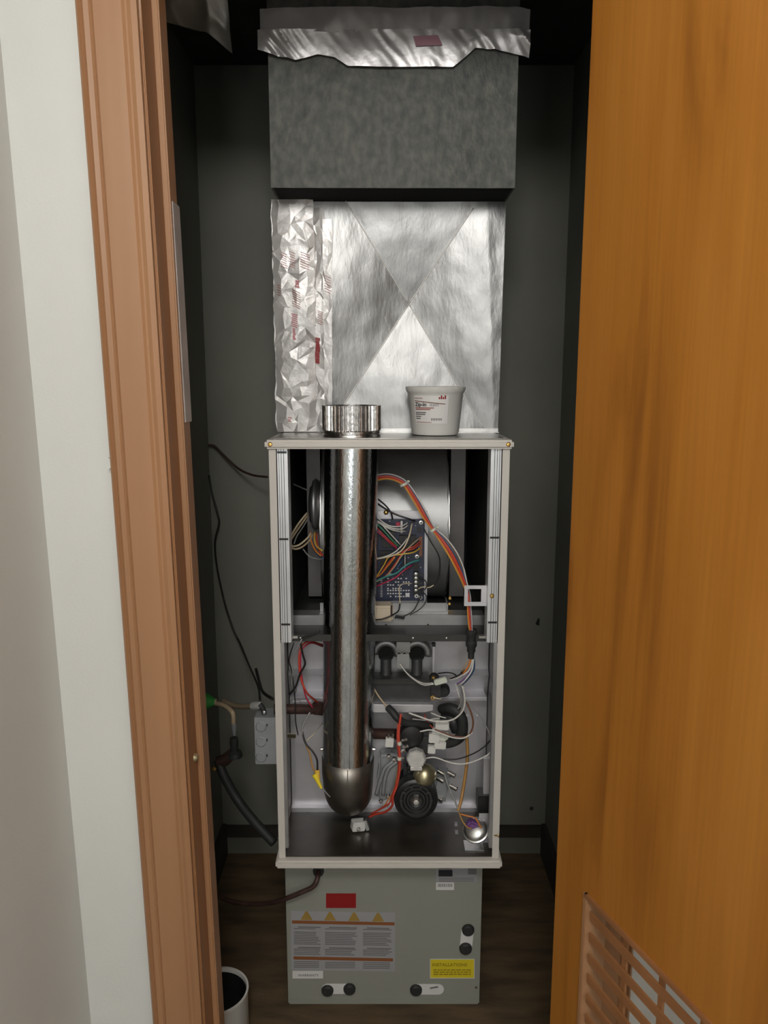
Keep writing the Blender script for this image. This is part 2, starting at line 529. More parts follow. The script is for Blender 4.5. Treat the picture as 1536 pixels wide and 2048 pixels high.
b = MB()
dbox(b, 0, U0, 0.012, DH, -DT, 0)
dbox(b, U1, DW, 0.012, DH, -DT, 0)
dbox(b, U0, U1, Z1, DH, -DT, 0)
dbox(b, U0, U1, 0.012, Z0, -DT, 0)
bmesh.ops.remove_doubles(b.bm, verts=b.bm.verts, dist=1e-5)
leaf = dchild(b, 'door_leaf', M['door'])
b = MB()
dbox(b, U0 - 0.002, U0 + 0.006, Z0, Z1 + 0.004, -DT, 0.004)
dchild(b, 'louvre_edge', M['casing'], 0.001)
b = MB()
dbox(b, U1 - 0.008, U1 + 0.002, Z0, Z1 + 0.004, -DT, 0.004)
dbox(b, U0, U1, Z1 - 0.004, Z1 + 0.004, -DT, 0.004)
dbox(b, U0, U1, Z0 - 0.002, Z0 + 0.006, -DT, 0.004)
dchild(b, 'louvre_frame', M['slat'], 0.001)
z = Z1 - 0.022
slat_me = None
while z > Z0 + 0.02:
    if slat_me is None:
        b = MB()
        dbox(b, U0 + 0.008, U1 - 0.008, -0.008, 0.008, -0.006, -0.002)
        o = dchild(b, 'slat', M['slat'], 0.0015)
        slat_me = o.data
    else:
        o = bpy.data.objects.new('slat', slat_me)
        COL.objects.link(o)
        o.parent = door
    o.location = (0, 0, z - 0.009)
    z -= 0.0345
for u in (0.162, 0.236, 0.310, 0.384, 0.458):
    b = MB()
    dbox(b, u - 0.0045, u + 0.0045, Z0 + 0.006, Z1 - 0.004, -0.010, -0.0061)
    dchild(b, 'mullion', M['slat'])
for zz in (0.25, 1.05, 1.75):
    b = MB()
    b.tube([(-0.004, SGN * -0.038, zz - 0.045), (-0.004, SGN * -0.038, zz + 0.045)], 0.005, 10)
    dchild(b, 'hinge', M['brass_dull'])

# ------------------------------------------------------------------ furnace cabinet
FX0, FX1 = -0.2134, 0.2329
FD, FBK = 1.420, 2.02
ZT = 1.254
ZB = 0.405
FC = (FX0 + FX1) / 2
fur = thing('furnace', (FC, 1.72, ZB - 0.02), 'open beige steel furnace cabinet with its front doors removed, standing on the coil cabinet', 'furnace')
# top cap: a shallow pan with a rolled front lip
b = MB()
b.span((FX0 - 0.006, FD - 0.010, ZT - 0.0165), (FX1 + 0.006, FBK, ZT))
b.build('top_cap', M['cab_paint'], fur, bevel=0.004)
b = MB()
b.span((FX0 + 0.008, FD + 0.012, ZT + 0.0004), (FX1 - 0.008, FBK - 0.02, ZT + 0.002))
b.build('top_sheet', M['galv_top'], fur, label='bare galvanised sheet on top of the cabinet')
for xx in (540, 1017):
    q = P(xx, 889, FD - 0.010)
    MB().lathe([(0.0, 0.0026), (0.003, 0.0022), (0.0045, 0.0)], q, (0, -1, 0), 12).build('screw', M['brass'], fur, smooth=True)
# side panels, painted flange in front
for s, x in ((-1, FX0), (1, FX1)):
    b = MB()
    b.span((x, FD, ZB), (x - s * 0.0012, FBK, ZT - 0.0165))
    b.span((x, FD, ZB), (x - s * 0.0135, FD + 0.0012, ZT - 0.0165))
    b.build('side_panel', M['cab_paint'], fur, bevel=0.0004)
    b = MB()
    b.span((x - s * 0.002, FD + 0.03, 0.85), (x - s * 0.012, FBK - 0.012, ZT - 0.02))
    b.build('side_lining', M['black_lining'], fur)
    # galvanised door rail with ribs and slots
    b = MB()
    zt, zb = ZT - 0.0165, P(0, 1287, FD).z
    xa = x - s * 0.0145
    b.span((xa, FD + 0.006, zb), (xa - s * 0.0195, FD + 0.0075, zt))
    b.span((xa - s * 0.0195, FD + 0.006, zb), (xa - s * 0.0185, FD + 0.045, zt))
    for k in (0.004, 0.0085, 0.014):
        b.span((xa - s * k, FD + 0.0035, zb), (xa - s * (k + 0.0026), FD + 0.0062, zt))
    r = b.build('door_rail', M['rail'], fur, bevel=0.0006)
    for k in (0.0030, 0.0074, 0.0120):
        MB().span((xa - s * k, FD + 0.0052, zb), (xa - s * (k + 0.0009), FD + 0.0064, zt)).build('rib_shade', M['black'], r)  # thin black strips stand in for the shade between the ribs
    for py in (905, 1079, 1250) if s < 0 else (1076, 1246):
        q = P(560 if s < 0 else 990, py, FD)
        MB().span((xa - s * 0.001, FD + 0.0028, q.z - 0.0018), (xa - s * 0.018, FD + 0.0045, q.z + 0.0018)).build('slot', M['black'], r)
    # lower inner liner
    b = MB()
    b.span((x - s * 0.002, FD + 0.003, ZB + 0.02), (x - s * 0.020, FD + 0.02, zb))
    b.span((x - s * 0.002, FD + 0.02, ZB + 0.02), (x - s * 0.004, 1.60, zb))
    b.build('lower_liner', M['galv_dull'], fur, bevel=0.0008)
q = P(984, 1192, FD + 0.003)
MB().lathe([(0.0, 0.003), (0.003, 0.0026), (0.0045, 0.0)], q, (0, -1, 0), 12).build('screw', M['brass'], fur, smooth=True)
MB().tube(spline([P(989, 1671, FD - 0.001), P(993, 1671, FD - 0.006), P(997, 1671, FD - 0.008), P(998, 1674, FD - 0.008)]), 0.0012, 6).build(
    'hook', M['brass'], fur)
# back sheet
MB().span((FX0, FBK - 0.002, ZB), (FX1, FBK, ZT - 0.0165)).build('back_panel', M['black_lining'], fur)
# bottom base plate with front ledge
b = MB()
b.span((FX0 - 0.006, FD - 0.012, ZB - 0.0175), (FX1 + 0.006, FBK, ZB))
b.build('base_ledge', M['cab_paint'], fur, bevel=0.004)
MB().span((FX0 + 0.004, FD + 0.004, ZB + 0.0002), (FX1 - 0.004, 1.60, ZB + 0.0022)).build(
    'compartment_floor', M['pan_floor'], fur, label='dark brown floor of the burner compartment')
# blower deck, front lip and rail
zd = P(0, 1276, FD + 0.04).z
b = MB()
b.span((FX0 + 0.003, FD + 0.04, zd - 0.007), (FX1 - 0.003, FD + 0.042, zd + 0.007))
b.span((FX0 + 0.003, FD + 0.042, zd - 0.008), (FX1 - 0.003, FBK - 0.01, zd - 0.006))
b.build('blower_deck', M['dark_sheet'], fur, bevel=0.0008)
for xx in (601, 826, 893):
    MB().lathe([(0.0, 0.0025), (0.002, 0.002), (0.003, 0.0)], P(xx, 1276, FD + 0.04), (0, -1, 0), 10).build('screw', M['steel'], fur)
for xa, xb in ((577, 596), (958, 974)):
    MB().span(P(xa, 1272, FD + 0.034), P(xb, 1275, FD + 0.040)).build('deck_tab', M['steel'], fur)
b = MB()
q0, q1 = P(580, 1231, 1.56), P(968, 1268, 1.56)
b.span((q0.x, 1.56, q1.z), (q1.x, 1.562, q0.z))
b.span((q0.x, 1.562, q0.z - 0.002), (q1.x, 1.60, q0.z))
b.build('deck_rail', M['galv_dull'], fur, bevel=0.0006)
for xx, yy in ((772, 1250), (856, 1250), (622, 1258)):
    MB().lathe([(0.0, 0.001), (0.0022, 0.0008), (0.0026, 0.0)], P(xx, yy, 1.56), (0, -1, 0), 10).build('rail_hole', M['black'], fur)
# vestibule panel: stepped profile behind the burners
VX0, VX1 = FX0 + 0.006, FX1 - 0.006
zs = [zd - 0.01, P(0, 1340, 1.585).z, P(0, 1352, 1.575).z, P(0, 1396, 1.60).z, P(0, 1402, 1.575).z, ZB + 0.012, ZB + 0.012, ZB + 0.002]
ds = [1.592, 1.592, 1.580, 1.606, 1.600, 1.600, 1.585, 1.585]
b = MB()
prof = [(ds[i], zs[i]) for i in range(len(zs))]
poly = [(VX0, d, z) for d, z in prof] + [(VX0, 1.66, ZB + 0.002), (VX0, 1.66, zd - 0.01)]
b.prism(poly, (VX1 - VX0, 0, 0))
b.build('vestibule_panel', M['galv_light'], fur, bevel=0.0)
for xa in (566, 588, 894, 935, 955):
    q0, q1 = P(xa, 1432, 1.595), P(xa - (2 if xa > 700 else -2), 1588, 1.595)
    MB().span((q0.x - 0.002, 1.596, q1.z), (q0.x + 0.002, 1.601, q0.z)).build('panel_rib', M['galv_light'], fur, bevel=0.0008)
q0, q1 = P(880, 1393, 1.56), P(972, 1400, 1.56)
MB().span((q0.x, 1.555, q1.z), (q1.x, 1.60, q0.z)).build('burner_shelf', M['galv_light'], fur, bevel=0.0008)
q0, q1 = P(590, 1393, 1.56), P(648, 1402, 1.56)
MB().span((q0.x, 1.555, q1.z), (q1.x, 1.60, q0.z)).build('burner_shelf', M['galv_light'], fur, bevel=0.0008)
# wall clip with a square window, on the right rail
q0, q1 = P(929, 1171, 1.445), P(971, 1212, 1.445)
i0, i1 = P(936, 1178, 1.445), P(962, 1204, 1.445)
b = MB()
y0, y1 = 1.445, 1.447
b.span((q0.x, y0, q1.z), (i0.x, y1, q0.z))
b.span((i1.x, y0, q1.z), (q1.x, y1, q0.z))
b.span((i0.x, y0, i0.z), (i1.x, y1, q0.z))
b.span((i0.x, y0, q1.z), (i1.x, y1, i1.z))
b.span((q1.x, y0, q1.z), (q1.x + 0.0016, y1 + 0.006, q0.z))
b.span((q1.x, y0 + 0.004, q1.z + 0.008), (FX1 - 0.031, y1 + 0.006, q0.z - 0.008))
b.build('switch_bracket', M['galv_light'], fur, label='small pale bracket with a square window')

# ------------------------------------------------------------------ flue pipe
FR = 0.0530
f0 = P(703, 905, 1.50)
f1 = P(696, 1500, 1.50)
dirf = (f1 - f0).normalized()


def fpt(z):
    t = (z - f0.z) / dirf.z
    return f0 + dirf * t


flue = thing('flue_pipe', fpt(0.46), 'shiny galvanised vertical flue pipe running down through the open furnace', 'pipe')
zc0 = ZT - 0.004
b = MB()
b.tube([fpt(zc0 + 0.004), fpt(1.0), fpt(0.8), fpt(0.575)], FR, 48, caps=False)
b.build('pipe', M['pipe'], flue, smooth='all')
b = MB()
for a0 in (0.10,):
    a = -math.pi / 2 + a0
    p0, p1 = fpt(zc0), fpt(0.58)
    off = Vector((math.cos(a), math.sin(a), 0)) * FR
    b.tube([p0 + off, p1 + off], 0.0010, 6)
b.build('lock_seam', M['pipe'], flue, smooth=True)
b = MB()
pe = [fpt(0.585), fpt(0.55)]
c0 = fpt(0.55)
for k in range(1, 9):
    a = k / 8 * math.pi / 2
    pe.append(c0 + Vector((0, 0.075 * (1 - math.cos(a)), -0.075 * math.sin(a))))
b.tube(pe, [FR + 0.0014, FR + 0.001] + [FR * (1 - 0.012 * k) for k in range(8)], 40, caps=True)
b.build('elbow', M['elbow'], flue, smooth='all', label='smooth grey elbow turning back at the bottom of the pipe')
MB().tube([p + Vector((0.002, -FR - 0.0004, 0)) for p in pe[:3]], 0.0013, 6).build('elbow_seam', M['elbow'], flue)
for s in (-1, 1):
    MB().lathe([(0.0, 0.006), (0.003, 0.005), (0.004, 0.0)], fpt(0.606) + Vector((s * FR * 0.985, -0.008, 0)), (s, -0.15, 0), 10).build('screw', M['steel'], flue)
# crimped starting collar on top of the cabinet
b = MB()
seg = 132
cc = fpt(ZT)
zz = [ZT + 0.0015, ZT + 0.006, ZT + 0.007, ZT + 0.012, ZT + 0.014, P(0, 812, 1.46).z]
rr = [FR + 0.0045, FR + 0.0030, FR + 0.0022, FR + 0.0022, FR + 0.0022, FR + 0.0022]
rings = []
for i, (z_, r_) in enumerate(zip(zz, rr)):
    ring = []
    for k in range(seg):
        a = 2 * math.pi * k / seg
        crimp = 0.0015 * (1, -1, -1)[k % 3] if i >= 4 else 0.0
        ring.append(b.bm.verts.new((cc.x + (r_ + crimp) * math.cos(a), cc.y + (r_ + crimp) * math.sin(a), z_)))
    rings.append(ring)
inner = [b.bm.verts.new((cc.x + (FR - 0.002) * math.cos(2 * math.pi * k / seg), cc.y + (FR - 0.002) * math.sin(2 * math.pi * k / seg), zz[-1])) for k in range(seg)]
inner2 = [b.bm.verts.new((v.co.x, v.co.y, ZT - 0.01)) for v in inner]
rings += [inner, inner2]
for A, B in zip(rings[:-1], rings[1:]):
    for k in range(seg):
        b.bm.faces.new((A[k], A[(k + 1) % seg], B[(k + 1) % seg], B[k]))
b.build('collar', M['elbow_bright'], flue, label='short crimped collar standing on top of the cabinet')

# ------------------------------------------------------------------ blower
BX0, BX1 = P(642, 1100, 1.63).x, P(897, 1100, 1.63).x
BC = Vector((0, 1.80, 1.035))
BR = 0.178
blow = thing('blower', (0, 1.80, zd), 'grey sheet-metal blower drum behind the flue pipe in the upper compartment', 'blower')
b = MB()
prof = []
n = 56
for k in range(n):
    a = 2 * math.pi * k / n
    prof.append((BX0, BC.y - BR * math.cos(a), BC.z + BR * 1.02 * math.sin(a)))
b.prism(prof, (BX1 - BX0, 0, 0))
b.build('housing', M['galv_dull'], blow, smooth=True)
for x in (BX0, BX1):
    b = MB()
    pts = []
    for k in range(n + 1):
        a = 2 * math.pi * k / n
        pts.append((x, BC.y - (BR + 0.001) * math.cos(a), BC.z + (BR + 0.001) * 1.02 * math.sin(a)))
    rs = [0.0022 + 0.0013 * math.sin(k * 1.9) for k in range(n + 1)]
    b.tube(pts, rs, 6)
    b.build('crimped_seam', M['galv'], blow, smooth=True)
for xa, xb in ((614, 641), (901, 930)):
    q0, q1 = P(xa, 1000, 1.74), P(xb, 1000, 1.74)
    b = MB()
    b.span((q0.x, 1.74, zd + 0.005), (q1.x, 1.742, ZT - 0.02))
    b.span((q0.x, 1.742, zd + 0.005), (q0.x + 0.002, 1.9, ZT - 0.02))
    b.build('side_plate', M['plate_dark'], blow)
q = P(640, 1012, 1.70)
b = MB()
b.lathe([(0.0, 0.030), (0.020, 0.030), (0.040, 0.027), (0.050, 0.018), (0.053, 0.006), (0.053, 0.0)], (BX0 - 0.003, 1.72, q.z), (-1, 0, 0), 32)
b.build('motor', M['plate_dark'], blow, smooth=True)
b = MB()
b.lathe([(0.054, 0.0), (0.058, 0.004), (0.058, 0.008), (0.054, 0.012)], (BX0 - 0.012, 1.72, q.z), (-1, 0, 0), 32)
b.build('motor_band', M['galv_dull'], blow, smooth=True)
for xx, yy in ((735, 1000), (900, 1196), (899, 1208)):
    MB().lathe([(0.0, 0.003), (0.003, 0.0026), (0.0045, 0.0)], P(xx, yy, 1.621), (0, -1, 0), 12).build('screw', M['brass'], blow, smooth=True)
# support shelf under the board
q0, q1 = P(640, 1206, 1.585), P(893, 1239, 1.585)
qm = P(640, 1223, 1.585)
b = MB()
b.span((q0.x, 1.585, qm.z), (q1.x, 1.587, q0.z))
b.span((q0.x, 1.575, q1.z), (q1.x + 0.001, 1.577, qm.z - 0.001))
b.span((q0.x, 1.575, qm.z - 0.001), (q1.x, 1.587, qm.z + 0.0008))
b.span((q1.x, 1.575, q1.z - 0.004), (q1.x + 0.002, 1.63, q0.z))
b.build('board_shelf', M['galv_dull'], blow)
MB().lathe([(0.0, 0.003), (0.003, 0.0026), (0.0045, 0.0)], P(878, 1235, 1.575), (0, -1, 0), 12).build('screw', M['steel'], blow, smooth=True)
# run capacitor box in cream plastic
q0, q1 = P(735, 1207, 1.555), P(786, 1238, 1.555)
cap = MB().span((q0.x, 1.535, q1.z), (q1.x, 1.574, q0.z)).build('transformer', M['plastic_cream'], bevel=0.004, bseg=3)
tag(cap, 'cream plastic block half hidden by the flue pipe under the circuit board', 'transformer')
qq = P(783, 1222, 1.53)
MB().span((qq.x - 0.002, 1.533, qq.z - 0.012), (qq.x + 0.002, 1.536, qq.z + 0.010)).build('label_strip', M['iron'], cap)

# ------------------------------------------------------------------ control board
BD = 1.600
pb = thing('control_board', P(770, 1201, BD), 'dark navy circuit board crowded with wires right of the flue pipe', 'circuit board')
q0, q1 = P(655, 1021, BD + 0.010), P(853, 1204, BD + 0.010)
b = MB()
b.span((q0.x, BD + 0.006, q1.z), (q1.x, BD + 0.008, q0.z))
b.span((q1.x - 0.002, BD - 0.006, q1.z), (q1.x, BD + 0.006, q0.z - 0.016))
b.build('mounting_plate', M['galv_light'], pb)
q0, q1 = P(660, 1038, BD), P(848, 1201, BD)
MB().span((q0.x, BD - 0.001, q1.z), (q1.x, BD + 0.001, q0.z)).build('board', M['pcb'], pb)


def pbox(name, x0, y0, x1, y1, dep, m, parent=pb, bevel=0.0006):
    a, c = P(x0, y0, BD - 0.001), P(x1, y1, BD - 0.001)
    return MB().span((a.x, BD - 0.001 - dep, c.z), (c.x, BD - 0.001, a.z)).build(name, m, parent, bevel=bevel)


pbox('relay', 798, 1069, 832, 1099, 0.014, M['black'])
pbox('relay', 764, 1060, 790, 1092, 0.014, M['black'])
pbox('relay', 760, 1100, 786, 1128, 0.012, M['black'])
pbox('connector', 801, 1041, 805, 1065, 0.008, M['label_white'])
pbox('connector', 838, 1072, 844, 1111, 0.008, M['w_brown'])
pbox('connector', 792, 1044, 800, 1052, 0.006, M['w_crimson'])
pbox('connector', 826, 1126, 838, 1138, 0.008, M['black'])
pbox('chip', 834, 1055, 844, 1064, 0.003, M['black'])
pbox('chip', 805, 1118, 815, 1130, 0.003, M['black'])
pbox('chip', 768, 1128, 788, 1142, 0.003, M['black'])
pbox('jumper', 811, 1186, 819, 1193, 0.003, M['label_white'])
pbox('capacitor', 778, 1141, 784, 1149, 0.010, M['label_white'])
ts = pbox('terminal_strip', 826, 1142, 838, 1186, 0.010, M['black'])
for k in range(5):
    q = P(832, 1148 + k * 8.2, BD - 0.012)
    b = MB()
    b.lathe([(0.0, 0.002), (0.0034, 0.0014), (0.0036, 0.0)], q, (0, -1, 0), 10)
    b.build('terminal_screw', M['steel'], ts, smooth=True)
    q = P(842, 1150 + k * 8.2, BD - 0.002)
    MB().box(q, (0.008, 0.006, 0.004)).build('terminal_tab', M['dark_grey'], ts)
for xx, yy, mm in ((842, 1045, 'steel'), (834, 1113, 'steel'), (833, 1192, 'alu'), (841, 1195, 'steel')):
    MB().lathe([(0.0018, 0.0016), (0.0044, 0.0014), (0.0046, 0.0), (0.0018, 0.0)], P(xx, yy, BD - 0.001), (0, -1, 0), 12).build('standoff', M[mm], pb, smooth=True)
b = MB()
for r_, yy in enumerate((1157, 1164, 1170, 1177, 1181, 1187, 1193)):
    for k in range(9):
        xx = 776 + k * 5.2
        if random.random() < 0.22:
            continue
        b.box(P(xx, yy, BD - 0.0018), (0.0032, 0.0012, 0.0024))
for k in range(26):
    b.box(P(random.uniform(757, 842), random.uniform(1042, 1155), BD - 0.0018), (0.0014, 0.0012, 0.0014))
for k in range(12):
    b.box(P(763, 1158 + k * 3.2, BD - 0.0018), (0.004, 0.0012, 0.0008))
b.build('solder_pads', M['alu'], pb, kind='stuff', label='rows of small bright solder pads')
MB().lathe([(0.0, 0.0035), (0.003, 0.003), (0.0055, 0.001), (0.0055, 0.0)], P(772, 1025, BD + 0.006), (0, -1, 0), 6).build('hex_screw', M['brass'], pb)

# ------------------------------------------------------------------ wires
R_W = 0.0014


def wires(root, rows, r=R_W, n=5, seg=6):
    for row in rows:
        col, pts = row[0], row[1]
        rad = row[2] if len(row) > 2 else r
        MB().tube(spline([P(*p) for p in pts], n), rad, seg).build('wire', M['w_' + col], root, smooth='all', label=col.replace('_', ' ') + ' wire')


d_ = 1.580
bw = thing('board_wiring', P(790, 1110, d_), 'tangle of thin coloured wires crossing the face of the circuit board', 'wires')
wires(bw, [
    ('white', [(748, 1030, d_), (775, 1050, 1.572), (800, 1053, 1.575), (815, 1046, 1.592)]),
    ('white', [(748, 1038, d_), (780, 1055, 1.572), (803, 1058, 1.575), (816, 1051, 1.592)]),
    ('white', [(750, 1042, d_), (785, 1060, 1.574), (812, 1063, 1.592)]),
    ('white', [(760, 1045, 1.576), (782, 1069, 1.574), (801, 1090, 1.584)]),
    ('green', [(750, 1044, 1.576), (768, 1062, 1.573), (783, 1079, 1.573), (798, 1094, 1.582)], 0.0019),
    ('crimson', [(748, 1058, 1.576), (765, 1072, 1.573), (780, 1086, 1.573), (794, 1098, 1.580)]),
    ('purple', [(750, 1058, 1.578), (770, 1072, 1.576), (795, 1098, 1.582)]),
    ('red', [(754, 1056, 1.578), (775, 1078, 1.574), (794, 1094, 1.582)]),
    ('white', [(815, 1075, 1.590), (808, 1086, 1.570), (790, 1104, 1.566), (768, 1114, 1.566), (745, 1118, 1.572)]),
    ('cream', [(824, 1047, 1.594), (819, 1070, 1.568), (808, 1095, 1.564), (793, 1108, 1.564), (770, 1115, 1.566), (745, 1119, 1.572)], 0.0017),
    ('yellow', [(841, 1096, 1.592), (826, 1105, 1.570), (800, 1109, 1.566), (778, 1114, 1.566), (768, 1130, 1.570), (752, 1155, 1.578)]),
    ('red', [(841, 1082, 1.592), (828, 1093, 1.570), (808, 1102, 1.568), (793, 1124, 1.568), (777, 1146, 1.572), (769, 1153, 1.580)]),
    ('red', [(841, 1087, 1.592), (826, 1098, 1.572), (800, 1105, 1.570), (780, 1122, 1.570), (762, 1148, 1.575)], 0.0013),
    ('tan', [(838, 1077, 1.592), (820, 1093, 1.570), (803, 1112, 1.566), (788, 1135, 1.566), (770, 1154, 1.574), (752, 1164, 1.578)]),
    ('orange', [(790, 1114, 1.568), (777, 1130, 1.570), (762, 1148, 1.574), (748, 1158, 1.580)]),
    ('blue', [(806, 1118, 1.586), (800, 1128, 1.572), (792, 1138, 1.574), (782, 1146, 1.584)]),
    ('teal', [(840, 1120, 1.592), (822, 1125, 1.570), (806, 1135, 1.566), (793, 1146, 1.566), (770, 1154, 1.570), (746, 1164, 1.578)], 0.0016),
    ('crimson', [(825, 1130, 1.590), (808, 1141, 1.570), (790, 1156, 1.568), (768, 1166, 1.570), (746, 1176, 1.578)], 0.0017),
    ('white', [(810, 1105, 1.584), (810, 1125, 1.580), (810, 1142, 1.592)], 0.0009),
    ('black', [(750, 1004, 1.600), (785, 1026, 1.585), (815, 1037, 1.580), (830, 1042, 1.592)], 0.0019),
    ('black', [(752, 995, 1.605), (772, 1012, 1.592), (782, 1026, 1.585), (785, 1038, 1.594)], 0.0017),
    ('black', [(848, 1058, 1.590), (862, 1084, 1.585), (877, 1110, 1.582), (880, 1130, 1.582), (877, 1155, 1.582), (868, 1170, 1.582)], 0.0015),
    ('cream', [(868, 1170, 1.582), (858, 1175, 1.580), (846, 1174, 1.580), (836, 1178, 1.588)], 0.0013),
    ('black', [(838, 1156, 1.588), (851, 1162, 1.580), (853, 1174, 1.574), (845, 1184, 1.570), (836, 1205, 1.566), (826, 1222, 1.562), (808, 1232, 1.556),
               (790, 1236, 1.552)], 0.0015),
    ('black', [(842, 1183, 1.584), (852, 1190, 1.570), (852, 1203, 1.565), (840, 1218, 1.562), (820, 1230, 1.556)], 0.0012),
    ('cream', [(824, 1167, 1.590), (806, 1168, 1.575), (799, 1174, 1.570), (799, 1190, 1.568), (800, 1207, 1.560)], 0.0011),
    ('black', [(800, 1207, 1.560), (797, 1221, 1.555), (785, 1230, 1.530), (765, 1238, 1.528), (745, 1240, 1.532)], 0.0016),
])
q = P(800, 1234, 1.553)
MB().box(q, (0.020, 0.008, 0.006), Matrix.Rotation(0.15, 3, 'Y')).build('splice', M['black'], bw, bevel=0.001)

hw = thing('wire_harness', P(866, 1058, 1.565), 'thick bundle of orange, red and blue wires arching over the blower to the bracket', 'wires')
path = [(745, 958, 1.575), (772, 953, 1.572), (795, 958, 1.570), (812, 970, 1.568), (832, 1000, 1.566), (850, 1032, 1.562), (865, 1056, 1.560),
        (884, 1080, 1.555), (903, 1108, 1.540), (918, 1138, 1.515), (930, 1168, 1.485), (937, 1192, 1.468), (938, 1216, 1.462), (940, 1246, 1.462),
        (942, 1270, 1.458)]
spread = [1, 1, 1, 1, 1.15, 1.1, .55, 1.1, 1.35, 1.2, .8, .6, .65, .6, .4]
cols = ['white', 'brown', 'blue', 'red', 'red', 'red', 'black', 'yellow', 'orange', 'cream']
offs = [5.2, 3.6, 2.6, 1.3, 0.0, -1.2, -2.2, -4.6, -3.6, 4.2]
ndx = [0.0, 0.002, -0.002, -0.003, -0.003, -0.002, 0.002, -0.001, -0.002, 0.001]
for col, of, nd in zip(cols, offs, ndx):
    pts = []
    for i, (x, y, d) in enumerate(path):
        xa, ya, _ = path[max(i - 1, 0)]
        xb, yb, _ = path[min(i + 1, len(path) - 1)]
        tx, ty = xb - xa, yb - ya
        L = math.hypot(tx, ty)
        o_ = of * spread[i]
        if i in (7, 8, 9) and col in ('blue', 'white', 'tan', 'brown'):
            o_ *= 1.5
        if i in (8, 9, 10):
            o_ += 0
        pts.append((x + ty / L * o_, y - tx / L * o_, d + nd))
    wires(hw, [(col, pts, 0.0016)])
for (x, y, d, dx) in ((808, 968, 1.566, 0.5), (866, 1059, 1.560, 0.75)):
    q = P(x, y, d)
    a = math.atan2(1.0, dx)
    t = Vector((math.cos(-a), 0, math.sin(-a)))
    b = MB()
    b.tube([q - t * 0.0025, q + t * 0.0025], 0.0092 if y < 1000 else 0.0078, 14)
    b.box(q + Vector((0.009, 0, 0.006)), (0.005, 0.005, 0.004))
    b.build('cable_tie', M['nylon'], hw, label='pale nylon cable tie')
# grommet in the deck where the bundle drops through
q = P(943, 1270, 1.452)
b = MB()
b.lathe([(0.009, 0.012), (0.012, 0.010), (0.012, 0.004), (0.009, 0.0), (0.009, -0.012), (0.011, -0.014), (0.011, -0.022), (0.0085, -0.026), (0.0085, -0.034),
         (0.0065, -0.036), (0.006, -0.048), (0.0, -0.048)], q, (0, 0, 1), 18)
b.build('grommet', M['rubber'], hw, smooth=True, label='black rubber grommet and sleeve')

